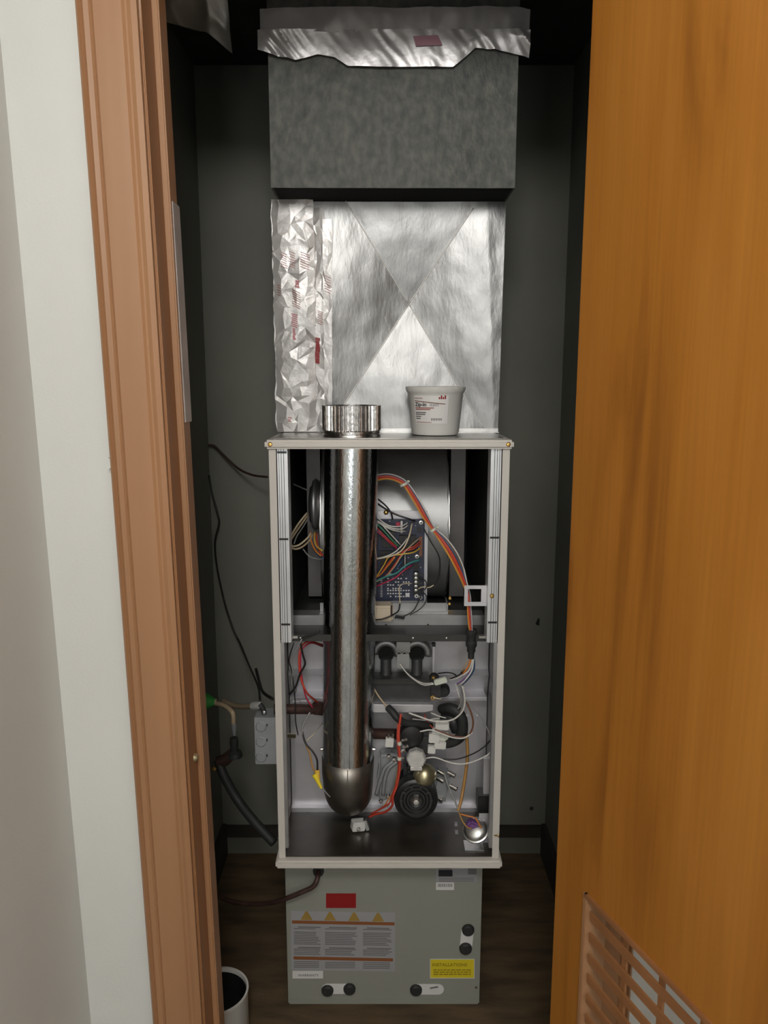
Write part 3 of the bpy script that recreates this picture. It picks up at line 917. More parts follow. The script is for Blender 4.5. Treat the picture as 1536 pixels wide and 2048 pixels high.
lw = thing('burner_wiring', P(925, 1365, 1.48), 'loose wires spilling from the black grommet down the right of the burner compartment', 'wires')
wires(lw, [
    ('orange', [(943, 1316, 1.452), (936, 1334, 1.455), (928, 1345, 1.46), (924, 1352, 1.47)], 0.0020),
    ('tan', [(940, 1314, 1.454), (930, 1331, 1.46), (922, 1345, 1.47)], 0.0016),
    ('white', [(945, 1316, 1.452), (940, 1338, 1.45), (926, 1350, 1.45), (910, 1358, 1.462), (898, 1360, 1.475)], 0.0014),
    ('white', [(947, 1318, 1.452), (944, 1340, 1.45), (932, 1358, 1.45), (922, 1368, 1.46), (915, 1369, 1.47)], 0.0016),
    ('purple', [(945, 1318, 1.454), (938, 1346, 1.452), (926, 1360, 1.455), (914, 1368, 1.46)], 0.0015),
    ('blue', [(948, 1318, 1.454), (948, 1338, 1.46), (938, 1356, 1.47), (924, 1370, 1.475)], 0.0016),
    ('white', [(800, 1328, 1.53), (815, 1348, 1.52), (832, 1362, 1.50), (848, 1370, 1.485), (868, 1368, 1.478)], 0.0013),
    ('white', [(804, 1335, 1.53), (822, 1353, 1.515), (845, 1366, 1.49), (866, 1366, 1.480)], 0.0011),
    ('black', [(876, 1347, 1.50), (895, 1345, 1.49), (908, 1348, 1.48), (914, 1353, 1.47)], 0.0014),
    ('black', [(900, 1358, 1.475), (918, 1350, 1.466), (930, 1340, 1.46)], 0.0014),
    ('white', [(912, 1368, 1.475), (916, 1385, 1.478), (923, 1402, 1.48)], 0.0017),
    ('grey', [(918, 1368, 1.47), (922, 1385, 1.472), (922, 1405, 1.474), (916, 1418, 1.48)], 0.0022),
    ('grey', [(924, 1369, 1.468), (926, 1385, 1.47), (928, 1405, 1.472), (920, 1425, 1.478)], 0.0018),
    ('white', [(925, 1372, 1.466), (930, 1400, 1.466), (925, 1422, 1.468), (908, 1438, 1.472), (885, 1443, 1.476), (862, 1441, 1.48), (838, 1433, 1.49),
               (818, 1426, 1.50)], 0.0019),
    ('brown', [(930, 1398, 1.475), (943, 1428, 1.47), (946, 1450, 1.47), (938, 1470, 1.472), (922, 1474, 1.475), (900, 1470, 1.48), (870, 1459, 1.485)], 0.0018),
    ('white', [(840, 1463, 1.485), (862, 1460, 1.483), (885, 1468, 1.478), (905, 1475, 1.473), (928, 1476, 1.47), (945, 1465, 1.472)], 0.0016),
    ('grey', [(930, 1398, 1.47), (950, 1420, 1.465), (965, 1440, 1.46), (978, 1465, 1.458), (983, 1480, 1.458)], 0.0014),
    ('white', [(983, 1480, 1.458), (985, 1496, 1.458), (975, 1510, 1.46), (950, 1522, 1.465), (925, 1528, 1.47), (900, 1525, 1.475), (870, 1515, 1.48),
               (850, 1517, 1.485)], 0.0016),
    ('black', [(983, 1478, 1.462), (968, 1494, 1.466), (945, 1508, 1.47), (915, 1518, 1.476), (885, 1519, 1.48)], 0.0016),
    ('amber', [(930, 1440, 1.50), (935, 1500, 1.495), (932, 1540, 1.49), (926, 1580, 1.485), (921, 1606, 1.47), (916, 1622, 1.462)], 0.0034),
    ('orange', [(921, 1628, 1.458), (935, 1632, 1.452), (950, 1636, 1.45), (958, 1648, 1.448), (962, 1656, 1.448)], 0.0016),
    ('amber', [(918, 1625, 1.458), (925, 1642, 1.452), (934, 1654, 1.448), (943, 1657, 1.448)], 0.0016),
    ('grey', [(888, 1545, 1.50), (896, 1570, 1.49), (908, 1598, 1.475), (917, 1620, 1.462)], 0.0020),
    ('white', [(862, 1426, 1.50), (880, 1433, 1.49), (892, 1436, 1.49)], 0.0012),
    ('white', [(825, 1438, 1.51), (850, 1440, 1.505), (880, 1436, 1.50)], 0.0012),
    ('red', [(848, 1428, 1.52), (856, 1445, 1.51), (868, 1458, 1.50)], 0.0013),
    ('cream', [(866, 1395, 1.50), (875, 1397, 1.50), (882, 1398, 1.505)], 0.0016),
])
MB().box(P(881, 1362, 1.477), (0.026, 0.010, 0.011), Matrix.Rotation(-0.28, 3, 'Y')).build('plug', M['nylon'], lw, bevel=0.0015, label='pale green nylon plug')

rw = thing('ignition_wiring', P(800, 1480, 1.47), 'red wire hanging left of the gas valve down to the white switch', 'wires')
wires(rw, [
    ('red', [(802, 1428, 1.47), (798, 1460, 1.465), (798, 1490, 1.46), (800, 1530, 1.458), (794, 1570, 1.458), (786, 1592, 1.458), (784, 1612, 1.468),
             (770, 1624, 1.485), (752, 1628, 1.502), (738, 1634, 1.512)], 0.0026),
    ('red', [(796, 1448, 1.468), (795, 1480, 1.463), (798, 1520, 1.46), (795, 1560, 1.46), (786, 1586, 1.46), (779, 1606, 1.468), (764, 1616, 1.485),
             (742, 1628, 1.505)], 0.0020),
    ('orange', [(798, 1500, 1.47), (796, 1540, 1.468), (788, 1580, 1.466), (776, 1600, 1.470), (768, 1612, 1.482), (745, 1626, 1.505)], 0.0014),
])
for yy in (1487, 1517):
    MB().lathe([(0.0042, -0.003), (0.0042, 0.003), (0.0, 0.003)], P(799, yy, 1.458), (0, 0, 1), 12).build('cable_tie', M['nylon'], rw)

le = thing('left_wiring', P(606, 1380, 1.47), 'black and red wires looping at the left edge of the burner compartment', 'wires')
wires(le, [
    ('red', [(646, 1290, 1.565), (618, 1283, 1.50), (601, 1296, 1.48), (598, 1325, 1.475), (602, 1358, 1.475), (614, 1386, 1.48), (630, 1400, 1.52), (644, 1412, 1.56)], 0.0021),
    ('crimson', [(645, 1293, 1.565), (622, 1286, 1.505), (604, 1300, 1.485), (601, 1330, 1.48), (605, 1362, 1.48), (612, 1394, 1.485), (625, 1415, 1.49)], 0.0017),
    ('black', [(640, 1262, 1.452), (618, 1272, 1.452), (602, 1282, 1.454), (606, 1310, 1.46), (610, 1328, 1.465), (600, 1348, 1.468), (592, 1372, 1.47), (580, 1388, 1.475)], 0.0021),
    ('grey', [(604, 1278, 1.452), (592, 1300, 1.455), (582, 1320, 1.46), (586, 1345, 1.465), (582, 1372, 1.47)], 0.0018),
    ('black', [(588, 1285, 1.456), (578, 1320, 1.46), (584, 1345, 1.465), (590, 1400, 1.47), (591, 1440, 1.475), (596, 1470, 1.48)], 0.0012),
    ('grey', [(620, 1425, 1.49), (608, 1445, 1.485), (604, 1465, 1.48), (612, 1488, 1.475)], 0.0021),
    ('black', [(604, 1462, 1.481), (611, 1486, 1.474), (626, 1504, 1.468), (634, 1520, 1.465), (635, 1540, 1.462)], 0.0020),
    ('amber', [(612, 1488, 1.478), (620, 1510, 1.472), (624, 1530, 1.468), (630, 1544, 1.464)], 0.0020),
    ('cream', [(645, 1446, 1.565), (630, 1465, 1.50), (612, 1482, 1.478)], 0.0009),
    ('grey', [(645, 1576, 1.448), (652, 1585, 1.444), (660, 1594, 1.442)], 0.0012),
])
qa, qb = P(629, 1548, 1.460), P(643, 1577, 1.452)
MB().tube([qa, qa.lerp(qb, 0.3), qb], [0.0068, 0.0052, 0.0026], 10).build('wire_connector', M['w_bright_yellow'], le, smooth=True, label='bright yellow crimp connector')
qa, qb = P(634, 1540, 1.463), P(636, 1558, 1.458)
MB().tube([qa, qb], [0.0055, 0.0046], 10).build('wire_connector', M['w_yellow'], le, smooth=True, label='dull yellow wire nut')
ml = thing('motor_leads', P(620, 1070, 1.60), 'olive and orange motor leads looping left of the flue pipe', 'wires')
wires(ml, [
    ('cream', [(614, 1026, 1.66), (598, 1046, 1.63), (584, 1068, 1.60), (578, 1082, 1.59), (584, 1092, 1.59), (598, 1090, 1.60), (615, 1076, 1.62), (622, 1066, 1.64)], 0.0022),
    ('tan', [(616, 1030, 1.66), (602, 1050, 1.635), (588, 1070, 1.605), (580, 1086, 1.595), (588, 1098, 1.595), (604, 1094, 1.60), (620, 1080, 1.62), (625, 1068, 1.64)], 0.0022),
    ('grey', [(618, 1034, 1.66), (606, 1054, 1.64), (594, 1072, 1.61), (588, 1088, 1.60)], 0.0014),
    ('orange', [(620, 1062, 1.65), (622, 1080, 1.62), (630, 1100, 1.60), (642, 1112, 1.585)], 0.0018),
    ('yellow', [(630, 1064, 1.65), (629, 1078, 1.62), (633, 1092, 1.60), (645, 1102, 1.585)], 0.0018),
    ('red', [(633, 1066, 1.65), (634, 1084, 1.62), (638, 1100, 1.60), (646, 1112, 1.585)], 0.0020),
    ('blue', [(622, 1072, 1.64), (626, 1092, 1.62), (634, 1108, 1.60), (648, 1118, 1.59)], 0.0018),
    ('grey', [(584, 967, 1.70), (600, 974, 1.69), (614, 980, 1.68)], 0.0018),
    ('grey', [(606, 1098, 1.60), (618, 1112, 1.60), (634, 1118, 1.60), (648, 1118, 1.59)], 0.0014),
], seg=6)

# ------------------------------------------------------------------ heat-exchanger outlet and collector
cb = thing('collector_box', P(806, 1410, 1.55), 'dark collector box with two round tube mouths right of the flue pipe', 'collector')
q0, q1 = P(740, 1288, 1.575), P(864, 1364, 1.575)
MB().span((q0.x, 1.572, q1.z), (q1.x, 1.575, q0.z)).build('tube_sheet', M['galv_dull'], cb)
for xx in (772, 834):
    q = P(xx, 1306, 1.568)
    b = MB()
    pts = [q + Vector((0.024 * math.cos(a), 0, 0.024 * math.sin(a))) for a in [math.pi * k / 10 - 0.25 for k in range(0, 12)]]
    b.tube(pts, 0.0085, 10)
    tb = b.build('tube_mouth', M['galv_dull'], cb, smooth='all')
    MB().lathe([(0.0, 0.0005), (0.0165, 0.0005), (0.0165, -0.004)], q + Vector((0, -0.004, -0.002)), (0, -1, 0), 22).build('bore', M['black_lining'], tb)
    qa, qb = P(xx, 1316, 1.548), P(xx + 1, 1352, 1.548)
    MB().lathe([(0.0, 0.0), (0.0105, 0.0), (0.0115, 0.006), (0.0115, 0.030), (0.015, 0.040)], qa + Vector((0, 0, 0)), (0, 0, -1), 18).build(
        'burner_throat', M['dark_grey'], tb, smooth=True)
q0, q1 = P(793, 1284, 1.545), P(820, 1336, 1.545)
b = MB()
zz_ = P(0, 1305, 1.545).z
b.span((q0.x, 1.545, zz_), (q1.x, 1.547, q0.z))
b.span((q0.x + 0.001, 1.541, q1.z), (q1.x - 0.002, 1.544, zz_ - 0.002))
b.build('centre_strap', M['galv_dull'], cb)
zz2 = [P(792 + 5.6 * k, 1308 - (6 if k % 2 else 0), 1.538) for k in range(6)]
MB().tube(zz2, 0.0012, 6).build('zigzag_edge', M['steel'], cb)
q = P(868, 1289, 1.545)
q2 = P(868, 1352, 1.545)
MB().span((q.x - 0.003, 1.542, q2.z), (q.x + 0.0015, 1.548, q.z)).build('rod', M['galv_light'], cb)
MB().span((q.x - 0.0045, 1.540, q.z - 0.003), (q.x + 0.003, 1.549, q.z + 0.004)).build('rod_cap', M['black'], cb)
q0, q1 = P(738, 1366, 1.520), P(862, 1406, 1.520)
b = MB()
b.span((q0.x, 1.520, q1.z), (q1.x, 1.58, q0.z))
b.build('collector_pan', M['dark_grey'], cb, bevel=0.003)
q0_, q1_ = P(738, 1360, 1.512), P(860, 1370, 1.512)
MB().span((q0_.x, 1.512, q1_.z), (q1_.x, 1.56, q0_.z)).build('pan_lip', M['dark_sheet'], cb, bevel=0.002)
q0, q1 = P(738, 1409, 1.505), P(866, 1425, 1.505)
qq = P(848, 1428, 1.505)
b = MB()
b.prism([(q0.x, 1.505, q0.z), (q1.x, 1.505, q0.z - 0.001), (q1.x, 1.505, q1.z + 0.004), (qq.x, 1.505, q1.z), (q0.x, 1.505, q1.z)], (0, 0.02, 0))
b.build('front_strip', M['galv_light'], cb, bevel=0.0008, label='bright steel strip below the collector pan')
ls = thing('limit_switch', P(866, 1372, 1.51), 'black limit switch with brass screw beside the collector box', 'switch')
b = MB()
b.lathe([(0.0, 0.008), (0.008, 0.008), (0.010, 0.005), (0.010, 0.0)], P(868, 1354, 1.510), (0, -1, 0), 20)
b.build('switch_body', M['black'], ls, smooth=True)
MB().lathe([(0.0, 0.003), (0.003, 0.0026), (0.0048, 0.0)], P(867, 1355, 1.502), (0, -1, 0), 6).build('screw', M['brass'], ls)
MB().span(P(862, 1366, 1.512), P(880, 1392, 1.53)).build('switch_bracket', M['dark_grey'], ls, bevel=0.001)
MB().lathe([(0.0022, 0.002), (0.0052, 0.0018), (0.0054, 0.0), (0.0022, 0.0)], P(866, 1395, 1.508), (0, -1, 0), 14).build('ring_terminal', M['brass'], ls, smooth=True)
MB().lathe([(0.0, 0.016), (0.010, 0.016), (0.014, 0.010), (0.014, 0.0)], P(886, 1378, 1.54), (0, -1, 0), 20).build('rollout_disc', M['rubber'], ls, smooth=True)

# ------------------------------------------------------------------ gas train
gp = thing('gas_pipe', P(600, 1418, 1.53), 'rusty black iron gas pipe crossing behind the flue pipe', 'pipe')
MB().tube([P(548, 1418, 1.50), P(600, 1418, 1.51), P(655, 1419, 1.56)], 0.0105, 16).build('pipe', M['iron'], gp, smooth=True)
MB().tube([P(742, 1467, 1.555), P(792, 1468, 1.535)], 0.0115, 16).build('pipe', M['iron'], gp, smooth=True)
MB().tube([P(632, 1416, 1.53), P(650, 1418, 1.55)], 0.0145, 16).build('coupling', M['iron'], gp, smooth=True)
qa = P(592, 1405, 1.525)
tag(MB().box(qa, (0.016, 0.01, 0.010)).box(P(612, 1402, 1.53), (0.024, 0.006, 0.005)).build('pipe_clip', M['galv_light'], bevel=0.001),
    'small pale metal clip above the gas pipe on the left', 'clip')

gv = thing('gas_valve', P(832, 1560, 1.50), 'dark gas valve body with a silver octagonal knob', 'gas valve')
q = P(838, 1478, 1.53)
b = MB()
b.box(q, (0.066, 0.05, 0.052))
b.build('valve_body', M['dark_grey'], gv, bevel=0.008, bseg=3)
b = MB()
b.lathe([(0.026, 0.0), (0.026, 0.010), (0.022, 0.018), (0.010, 0.021), (0.0, 0.021)], P(822, 1466, 1.505), (0, -1, 0), 24)
b.build('solenoid', M['black'], gv, smooth=True)
qk = P(832, 1511, 1.488)
b = MB()
b.lathe([(0.0195, 0.0), (0.0205, 0.004), (0.0205, 0.018), (0.017, 0.022), (0.0, 0.022)], qk, (0, -1, 0), 8)
b.build('knob', M['alu'], gv, bevel=0.001, label='silver octagonal knob')
b = MB()
b.box(qk + Vector((0, -0.013, -0.019)), (0.024, 0.016, 0.008))
b.build('knob_lug', M['alu'], gv, bevel=0.001)
for xx, yy, sx, sz in ((868, 1475, 0.022, 0.020), (880, 1489, 0.024, 0.016), (863, 1498, 0.016, 0.016), (884, 1450, 0.028, 0.018), (873, 1462, 0.018, 0.01)):
    MB().box(P(xx, yy, 1.497), (sx, 0.014, sz), Matrix.Rotation(0.05, 3, 'Y')).build('terminal_block', M['plastic_white'], gv, bevel=0.0015)
MB().box(P(886, 1473, 1.503), (0.022, 0.006, 0.018)).build('small_board', M['nylon'], gv, bevel=0.0008)
for xx, yy in ((809, 1479), (811, 1493), (806, 1502), (803, 1517)):
    qa = P(xx, yy, 1.488)
    MB().tube([qa + Vector((-0.005, 0, -0.002)), qa + Vector((0.006, -0.002, 0.003))], 0.0035, 8).build('fitting', M['steel'], gv, smooth=True)
qa = P(852, 1549, 1.50)
b = MB()
b.lathe([(0.0, 0.030), (0.010, 0.0285), (0.019, 0.022), (0.0235, 0.012), (0.0245, 0.0)], qa + Vector((-0.002, 0.004, -0.004)), (-0.25, -0.75, 0.5), 24)
b.build('regulator_dome', M['brass_dull'], gv, smooth='all', label='olive brass regulator dome')
b = MB()
b.box(P(830, 1540, 1.54), (0.050, 0.04, 0.040))
b.build('lower_body', M['dark_grey'], gv, bevel=0.010, bseg=3)
for xx, yy, a in ((884, 1546, 0.4), (904, 1549, 0.5), (882, 1560, 0.3), (908, 1575, 0.5), (879, 1598, 0.1)):
    qa = P(xx, yy, 1.515)
    MB().tube([qa + Vector((-0.008, 0.004, 0.003)), qa + Vector((0.006, -0.004, -0.001))], 0.0055, 10).build('bolt', M['steel'], gv, smooth=True)
MB().box(P(880, 1570, 1.535), (0.034, 0.04, 0.07), Matrix.Rotation(0.2, 3, 'Y')).build('valve_flange', M['grey_cast'], gv, bevel=0.006)

ind = thing('inducer_motor', P(832, 1640, 1.49), 'round black inducer motor face with a bright centre nut, on the compartment floor', 'motor')
qc = P(832, 1601, 1.478)
prof = [(0.0, 0.0), (0.010, 0.0), (0.014, 0.002), (0.016, 0.0), (0.019, 0.0), (0.021, 0.0025), (0.0225, 0.0), (0.026, 0.0), (0.028, 0.0025), (0.0295, 0.0),
        (0.034, 0.0), (0.036, 0.0025), (0.038, 0.0), (0.0435, -0.002), (0.046, -0.008), (0.046, -0.03)]
MB().lathe(prof, qc, (0, -1, 0.12), 40).build('motor_face', M['black'], ind, smooth=True)
MB().cyl(qc + Vector((0, 0.03, 0)), qc + Vector((0, 0.085, 0)), 0.038, 0.036, 30).build('motor_can', M['dark_grey'], ind, smooth=True)
MB().lathe([(0.0, 0.011), (0.006, 0.0105), (0.0095, 0.007), (0.011, 0.0)], qc, (0, -1, 0.12), 6).build('nut', M['steel'], ind, smooth=False, label='bright hexagonal nut')
for k in range(10):
    a = 2 * math.pi * k / 10
    qa = qc + Vector((0.031 * math.cos(a), 0.0, 0.031 * math.sin(a)))
    MB().box(qa, (0.007, 0.003, 0.004), Matrix.Rotation(-a, 3, 'Y')).build('vane', M['dark_grey'], ind)

ib = thing('inducer_bracket', P(768, 1600, 1.52), 'grey pressed bracket between flue elbow and round black motor', 'bracket')
pts = [(757, 1512), (782, 1508), (800, 1512), (802, 1540), (792, 1572), (780, 1596), (766, 1606), (756, 1600), (754, 1560), (758, 1532)]
b = MB()
b.prism([P(x, y, 1.525) for x, y in pts], (0, 0.03, 0))
b.build('bracket_body', M['grey_cast'], ib, bevel=0.005, bseg=3)
for dx in (0, 14):
    MB().tube(spline([P(786 + dx * .6, 1523, 1.520), P(770 + dx * .6, 1536, 1.520), P(762 + dx * .6, 1556, 1.520), P(752 + dx, 1590, 1.520)]), 0.0042, 8).build(
        'bracket_rib', M['grey_cast'], ib, smooth='all')
q = P(779, 1484, 1.50)
MB().box(q, (0.017, 0.012, 0.019), Matrix.Rotation(0.08, 3, 'Y')).build('white_tab', M['plastic_white'], ib, bevel=0.001)
for xx in (777, 785):
    MB().tube([P(xx, 1475, 1.50), P(xx + 1, 1468, 1.50)], 0.003, 8).build('tab_prong', M['steel'], ib)
for xx, yy in ((788, 1518), (778, 1512), (762, 1602), (776, 1592)):
    MB().lathe([(0.0, 0.006), (0.004, 0.005), (0.005, 0.0)], P(xx, yy, 1.520), (0, -1, 0), 10).build('screw', M['steel'], ib, smooth=True)
q0, q1 = P(742, 1476, 1.560), P(776, 1592, 1.560)
MB().span((q0.x, 1.562, q1.z), (q1.x, 1.566, q0.z)).build('backing_plate', M['galv_light'], ib, bevel=0.001)

hs = thing('vacuum_hose', P(790, 1430, 1.50), 'thick black rubber hose slanting across the top of the gas valve', 'hose')
MB().tube(spline([P(776, 1415, 1.500), P(785, 1424, 1.490), P(795, 1436, 1.485), P(812, 1446, 1.49), P(838, 1448, 1.50), P(862, 1452, 1.515)]), 0.0075, 12).build(
    'hose', M['rubber'], hs, smooth='all')
MB().tube(spline([P(748, 1377, 1.515), P(757, 1392, 1.508), P(770, 1409, 1.500), P(778, 1418, 1.497)]), 0.0018, 8).build('hose_tail', M['w_tan'], hs, smooth='all', label='thin tan lead')
h2 = tag(MB().tube(spline([P(884, 1418, 1.53), P(902, 1416, 1.50), P(920, 1428, 1.49), P(926, 1450, 1.49), P(922, 1472, 1.495), P(905, 1484, 1.50), P(885, 1487, 1.51)]),
                   0.0105, 14).build('black_hose', M['rubber'], smooth='all'),
         'fat black rubber hose bending behind the white wires on the right', 'hose')
h3 = tag(MB().tube(spline([P(888, 1432, 1.545), P(906, 1440, 1.53), P(915, 1460, 1.53)]), 0.014, 14).build('rubber_elbow', M['dark_grey'], smooth='all'),
         'dark rubber elbow above the green terminal board', 'hose')

# white flame switch on the floor, pressure switch on the right
q = Vector((P(716, 1636, 1.515).x, 1.515, ZB + 0.0022 + 0.0125))
sw = thing('ignition_switch', q + Vector((0, 0, -0.0125)), 'small white block with metal bracket on the compartment floor below the pipe', 'switch')
RSW = Matrix.Rotation(0.1, 3, 'Y') @ Matrix.Rotation(0.3, 3, 'Z')
MB().box(q, (0.028, 0.020, 0.021), RSW).build('switch_block', M['label_white'], sw, bevel=0.0015)
MB().box(q + Vector((0.018, 0.002, 0.001)), (0.007, 0.016, 0.024), Matrix.Rotation(-0.3, 3, 'Y')).build('switch_bracket', M['galv'], sw, bevel=0.001)
MB().lathe([(0.0, 0.003), (0.004, 0.0026), (0.005, 0.0)], q + Vector((0.001, -0.0115, -0.003)), (0, -1, 0), 10).build('screw', M['steel'], sw)

q = P(950, 1664, 1.452)
ps = thing('pressure_switch', P(955, 1690, 1.455), 'round silver pressure switch low in the right corner of the furnace', 'switch')
b = MB()
b.lathe([(0.0, 0.016), (0.018, 0.015), (0.0235, 0.010), (0.0245, 0.006), (0.0275, 0.005), (0.0275, 0.001), (0.0245, 0.0), (0.0, 0.0)], q + Vector((0.003, 0.008, -0.002)),
        (-0.25, -0.55, 0.8), 30)
b.build('switch_disc', M['galv'], ps, smooth=True)
MB().box(q + Vector((-0.002, 0.008, 0.010)), (0.030, 0.020, 0.02), Matrix.Rotation(0.5, 3, 'Y')).build('switch_core', M['w_purple'], ps, bevel=0.004)
q0, q1 = P(958, 1626, 1.472), P(986, 1686, 1.472)
MB().span((q0.x, 1.470, q1.z), (q1.x, 1.4715, q0.z)).build('switch_plate', M['galv_light'], ps, label='bright steel mounting plate')
q0, q1 = P(930, 1682, 1.445), P(968, 1690, 1.445)
MB().span((q0.x, 1.44, ZB + 0.0025), (q1.x, 1.475, ZB + 0.0045)).build('switch_base', M['galv'], ps)
MB().box(P(912, 1648, 1.46), (0.006, 0.006, 0.006)).build('terminal', M['grey_cast'], ps)
MB().box(P(913, 1664, 1.455), (0.006, 0.006, 0.006)).build('terminal', M['grey_cast'], ps)
q0, q1 = P(955, 1588, 1.50), P(982, 1624, 1.50)
tag(MB().span((q0.x, 1.49, q1.z), (q1.x, 1.53, q0.z)).build('door_switch', M['black'], bevel=0.002), 'black box switch above the silver disc at the right side', 'switch')
q0, q1 = P(967, 1512, 1.51), P(985, 1588, 1.51)
tag(MB().span((q0.x, 1.50, q1.z), (q1.x, 1.512, q0.z)).build('grey_rail', M['galv_light'], bevel=0.001), 'short pale metal rail above the black box switch', 'bracket')
q0, q1 = P(566, 1466, 1.53), P(582, 1476, 1.53)
tag(MB().tube([P(564, 1471, 1.50), P(588, 1472, 1.54)], 0.0055, 12).build('brass_fitting', M['brass_dull'], smooth=True), 'short brass fitting inside the left furnace wall', 'fitting')

# ------------------------------------------------------------------ junction box and conduits on the left of the furnace
q0, q1 = P(508, 1436, 1.50), P(541, 1529, 1.50)
jb = thing('junction_box', ((q0.x + FX0) / 2, 1.52, q1.z), 'grey steel junction box on the left flank of the furnace', 'electrical box')
MB().span((q0.x, 1.50, q1.z), (FX0 - 0.0008, 1.55, q0.z)).build('box', M['box_grey'], jb, bevel=0.0015)
for yy in (1454, 1484, 1515):
    qc = P(522, yy, 1.499)
    pts = [qc + Vector((0.0105 * math.cos(a), 0, 0.0105 * math.sin(a))) for a in [2 * math.pi * k / 20 for k in range(21)]]
    MB().tube(pts, 0.0007, 5).build('knockout', M['galv_dull'], jb)
    qs = P(534, yy - 4, 1.4985)
    MB().box(qs, (0.0028, 0.002, 0.0045)).build('slot_screw', M['dark_grey'], jb)
fc = thing('flexible_conduit', P(480, 1412, 1.55), 'ribbed pale conduit ending in a metal connector above the junction box', 'conduit')


def ribbed(pts, r, name, root, m):
    sp = spline(pts, 14)
    rs = [r * (1 + 0.12 * (1 if k % 2 else -1)) for k in range(len(sp))]
    MB().tube(sp, rs, 10).build(name, m, root, smooth='all')


ribbed([P(446, 1402, 1.72), P(470, 1412, 1.66), P(490, 1413, 1.60), P(508, 1412, 1.53)], 0.0055, 'conduit', fc, M['w_tan'])
MB().tube([P(506, 1412, 1.535), P(515, 1411, 1.525), P(520, 1410, 1.52)], [0.0085, 0.0085, 0.0065], 14).build('connector', M['alu'], fc, smooth=True)
MB().tube(spline([P(519, 1408, 1.52), P(525, 1416, 1.52), P(528, 1426, 1.52), P(527, 1436, 1.52)]), 0.0055, 10).build('connector_elbow', M['dark_grey'], fc, smooth=True)
MB().lathe([(0.0, 0.004), (0.004, 0.003), (0.0045, 0.0)], P(528, 1424, 1.512), (0, -1, 0), 10).build('screw', M['steel'], fc)
f2 = thing('drop_conduit', P(468, 1460, 1.62), 'pale conduit curving down from the green cap to a dark fitting', 'conduit')
ribbed([P(430, 1406, 1.66), P(450, 1412, 1.64), P(465, 1426, 1.62), P(467, 1448, 1.62)], 0.0055, 'conduit', f2, M['w_tan'])
MB().lathe([(0.0065, 0.0), (0.007, -0.012), (0.005, -0.02), (0.003, -0.03), (0.0, -0.03)], P(468, 1446, 1.62), (0, 0, 1), 12).build('conduit_end', M['grey_cast'], f2, smooth=True)
MB().lathe([(0.0, 0.012), (0.009, 0.010), (0.010, 0.0), (0.008, -0.02), (0.016, -0.024), (0.018, -0.035), (0.0, -0.04)], P(468, 1484, 1.62), (0, 0, 1), 18).build(
    'dark_fitting', M['rubber'], f2, smooth=True)
gc = thing('green_valve_handle', P(418, 1418, 1.66), 'bright green plastic cap at the left behind the door jamb', 'cap')
b = MB()
qa, qb = P(402, 1402, 1.66), P(430, 1404, 1.66)
b.tube([qa, qa.lerp(qb, .4), qb], [0.020, 0.019, 0.008], 18)
b.build('cap', M['green_plastic'], gc, smooth=True)
MB().tube([qb, qb + (qb - qa) * 0.12], 0.0075, 12).build('cap_tip', M['w_tan'], gc, smooth=True)
gl = thing('gas_hose', P(440, 1540, 1.62), 'black gas hose slanting down to the lower left of the furnace', 'hose')
MB().tube(spline([P(436, 1520, 1.62), P(448, 1552, 1.61), P(474, 1598, 1.60), P(506, 1640, 1.57), P(548, 1686, 1.54)]), 0.0105, 12).build('hose', M['rubber'], gl, smooth='all')
MB().tube([P(466, 1506, 1.62), P(450, 1520, 1.62), P(436, 1524, 1.62)], [0.012, 0.014, 0.013], 12).build('hose_fitting', M['iron'], gl, smooth=True)
MB().lathe([(0.0, 0.003), (0.005, 0.002), (0.006, 0.0)], P(428, 1538, 1.604), (0, -1, 0), 10).build('nut', M['brass'], gl)

# cables on the left wall
tag(MB().tube(spline([P(416, 890, 2.03), P(430, 893, 2.03), P(452, 915, 2.02), P(478, 938, 2.0), P(505, 950, 1.95), P(534, 954, 1.90)]), 0.0030, 8).build(
    'thermostat_cable', M['iron'], smooth='all'), 'dark thermostat cable drooping from the left wall to the furnace top', 'cable')
tag(MB().tube(spline([P(418, 950, 2.035), P(424, 985, 2.03), P(436, 1030, 2.02), P(438, 1048, 2.02), P(430, 1082, 2.02), P(432, 1120, 2.03), P(440, 1165, 2.035),
                      P(452, 1215, 2.03), P(468, 1262, 2.02), P(480, 1286, 2.0), P(498, 1330, 1.9), P(516, 1372, 1.75), P(520, 1400, 1.60)]), 0.0026, 8).build(
    'electrical_cable', M['w_black'], smooth='all'), 'thin black cord hanging in loops down the left back corner', 'cable')
tag(MB().tube(spline([P(512, 1338, 1.75), P(518, 1362, 1.70), P(526, 1384, 1.62), P(545, 1398, 1.55)]), 0.0034, 8).build('black_lead', M['w_black'], smooth='all'),
    'short black lead entering the left furnace side above the junction box', 'cable')

# ------------------------------------------------------------------ coil cabinet below the furnace
CD = 1.490
CX0, CX1 = P(570, 1745, CD).x, P(965, 1745, CD).x
cz = ZB - 0.0175
cc_ = thing('coil_cabinet', ((CX0 + CX1) / 2, 1.75, 0), 'grey-green coil cabinet under the furnace with warning labels and capped ports', 'cabinet')
b = MB()
b.span((CX0, CD, 0.0), (CX1, CD + 0.010, cz))
b.build('front_panel', M['coil_paint'], cc_, bevel=0.003)
MB().span((CX0 + 0.003, CD + 0.012, 0.0), (CX1 - 0.003, 2.01, cz)).build('casing_box', M['coil_paint'], cc_, bevel=0.001)
q0, q1 = P(575, 1996, CD), P(955, 1998, CD)
MB().span((CX0 + 0.006, CD - 0.0012, P(0, 1998, CD).z - 0.001), (CX1 - 0.006, CD + 0.001, P(0, 1998, CD).z + 0.001)).build('panel_crease', M['coil_paint'], cc_)
LY = CD - 0.0006


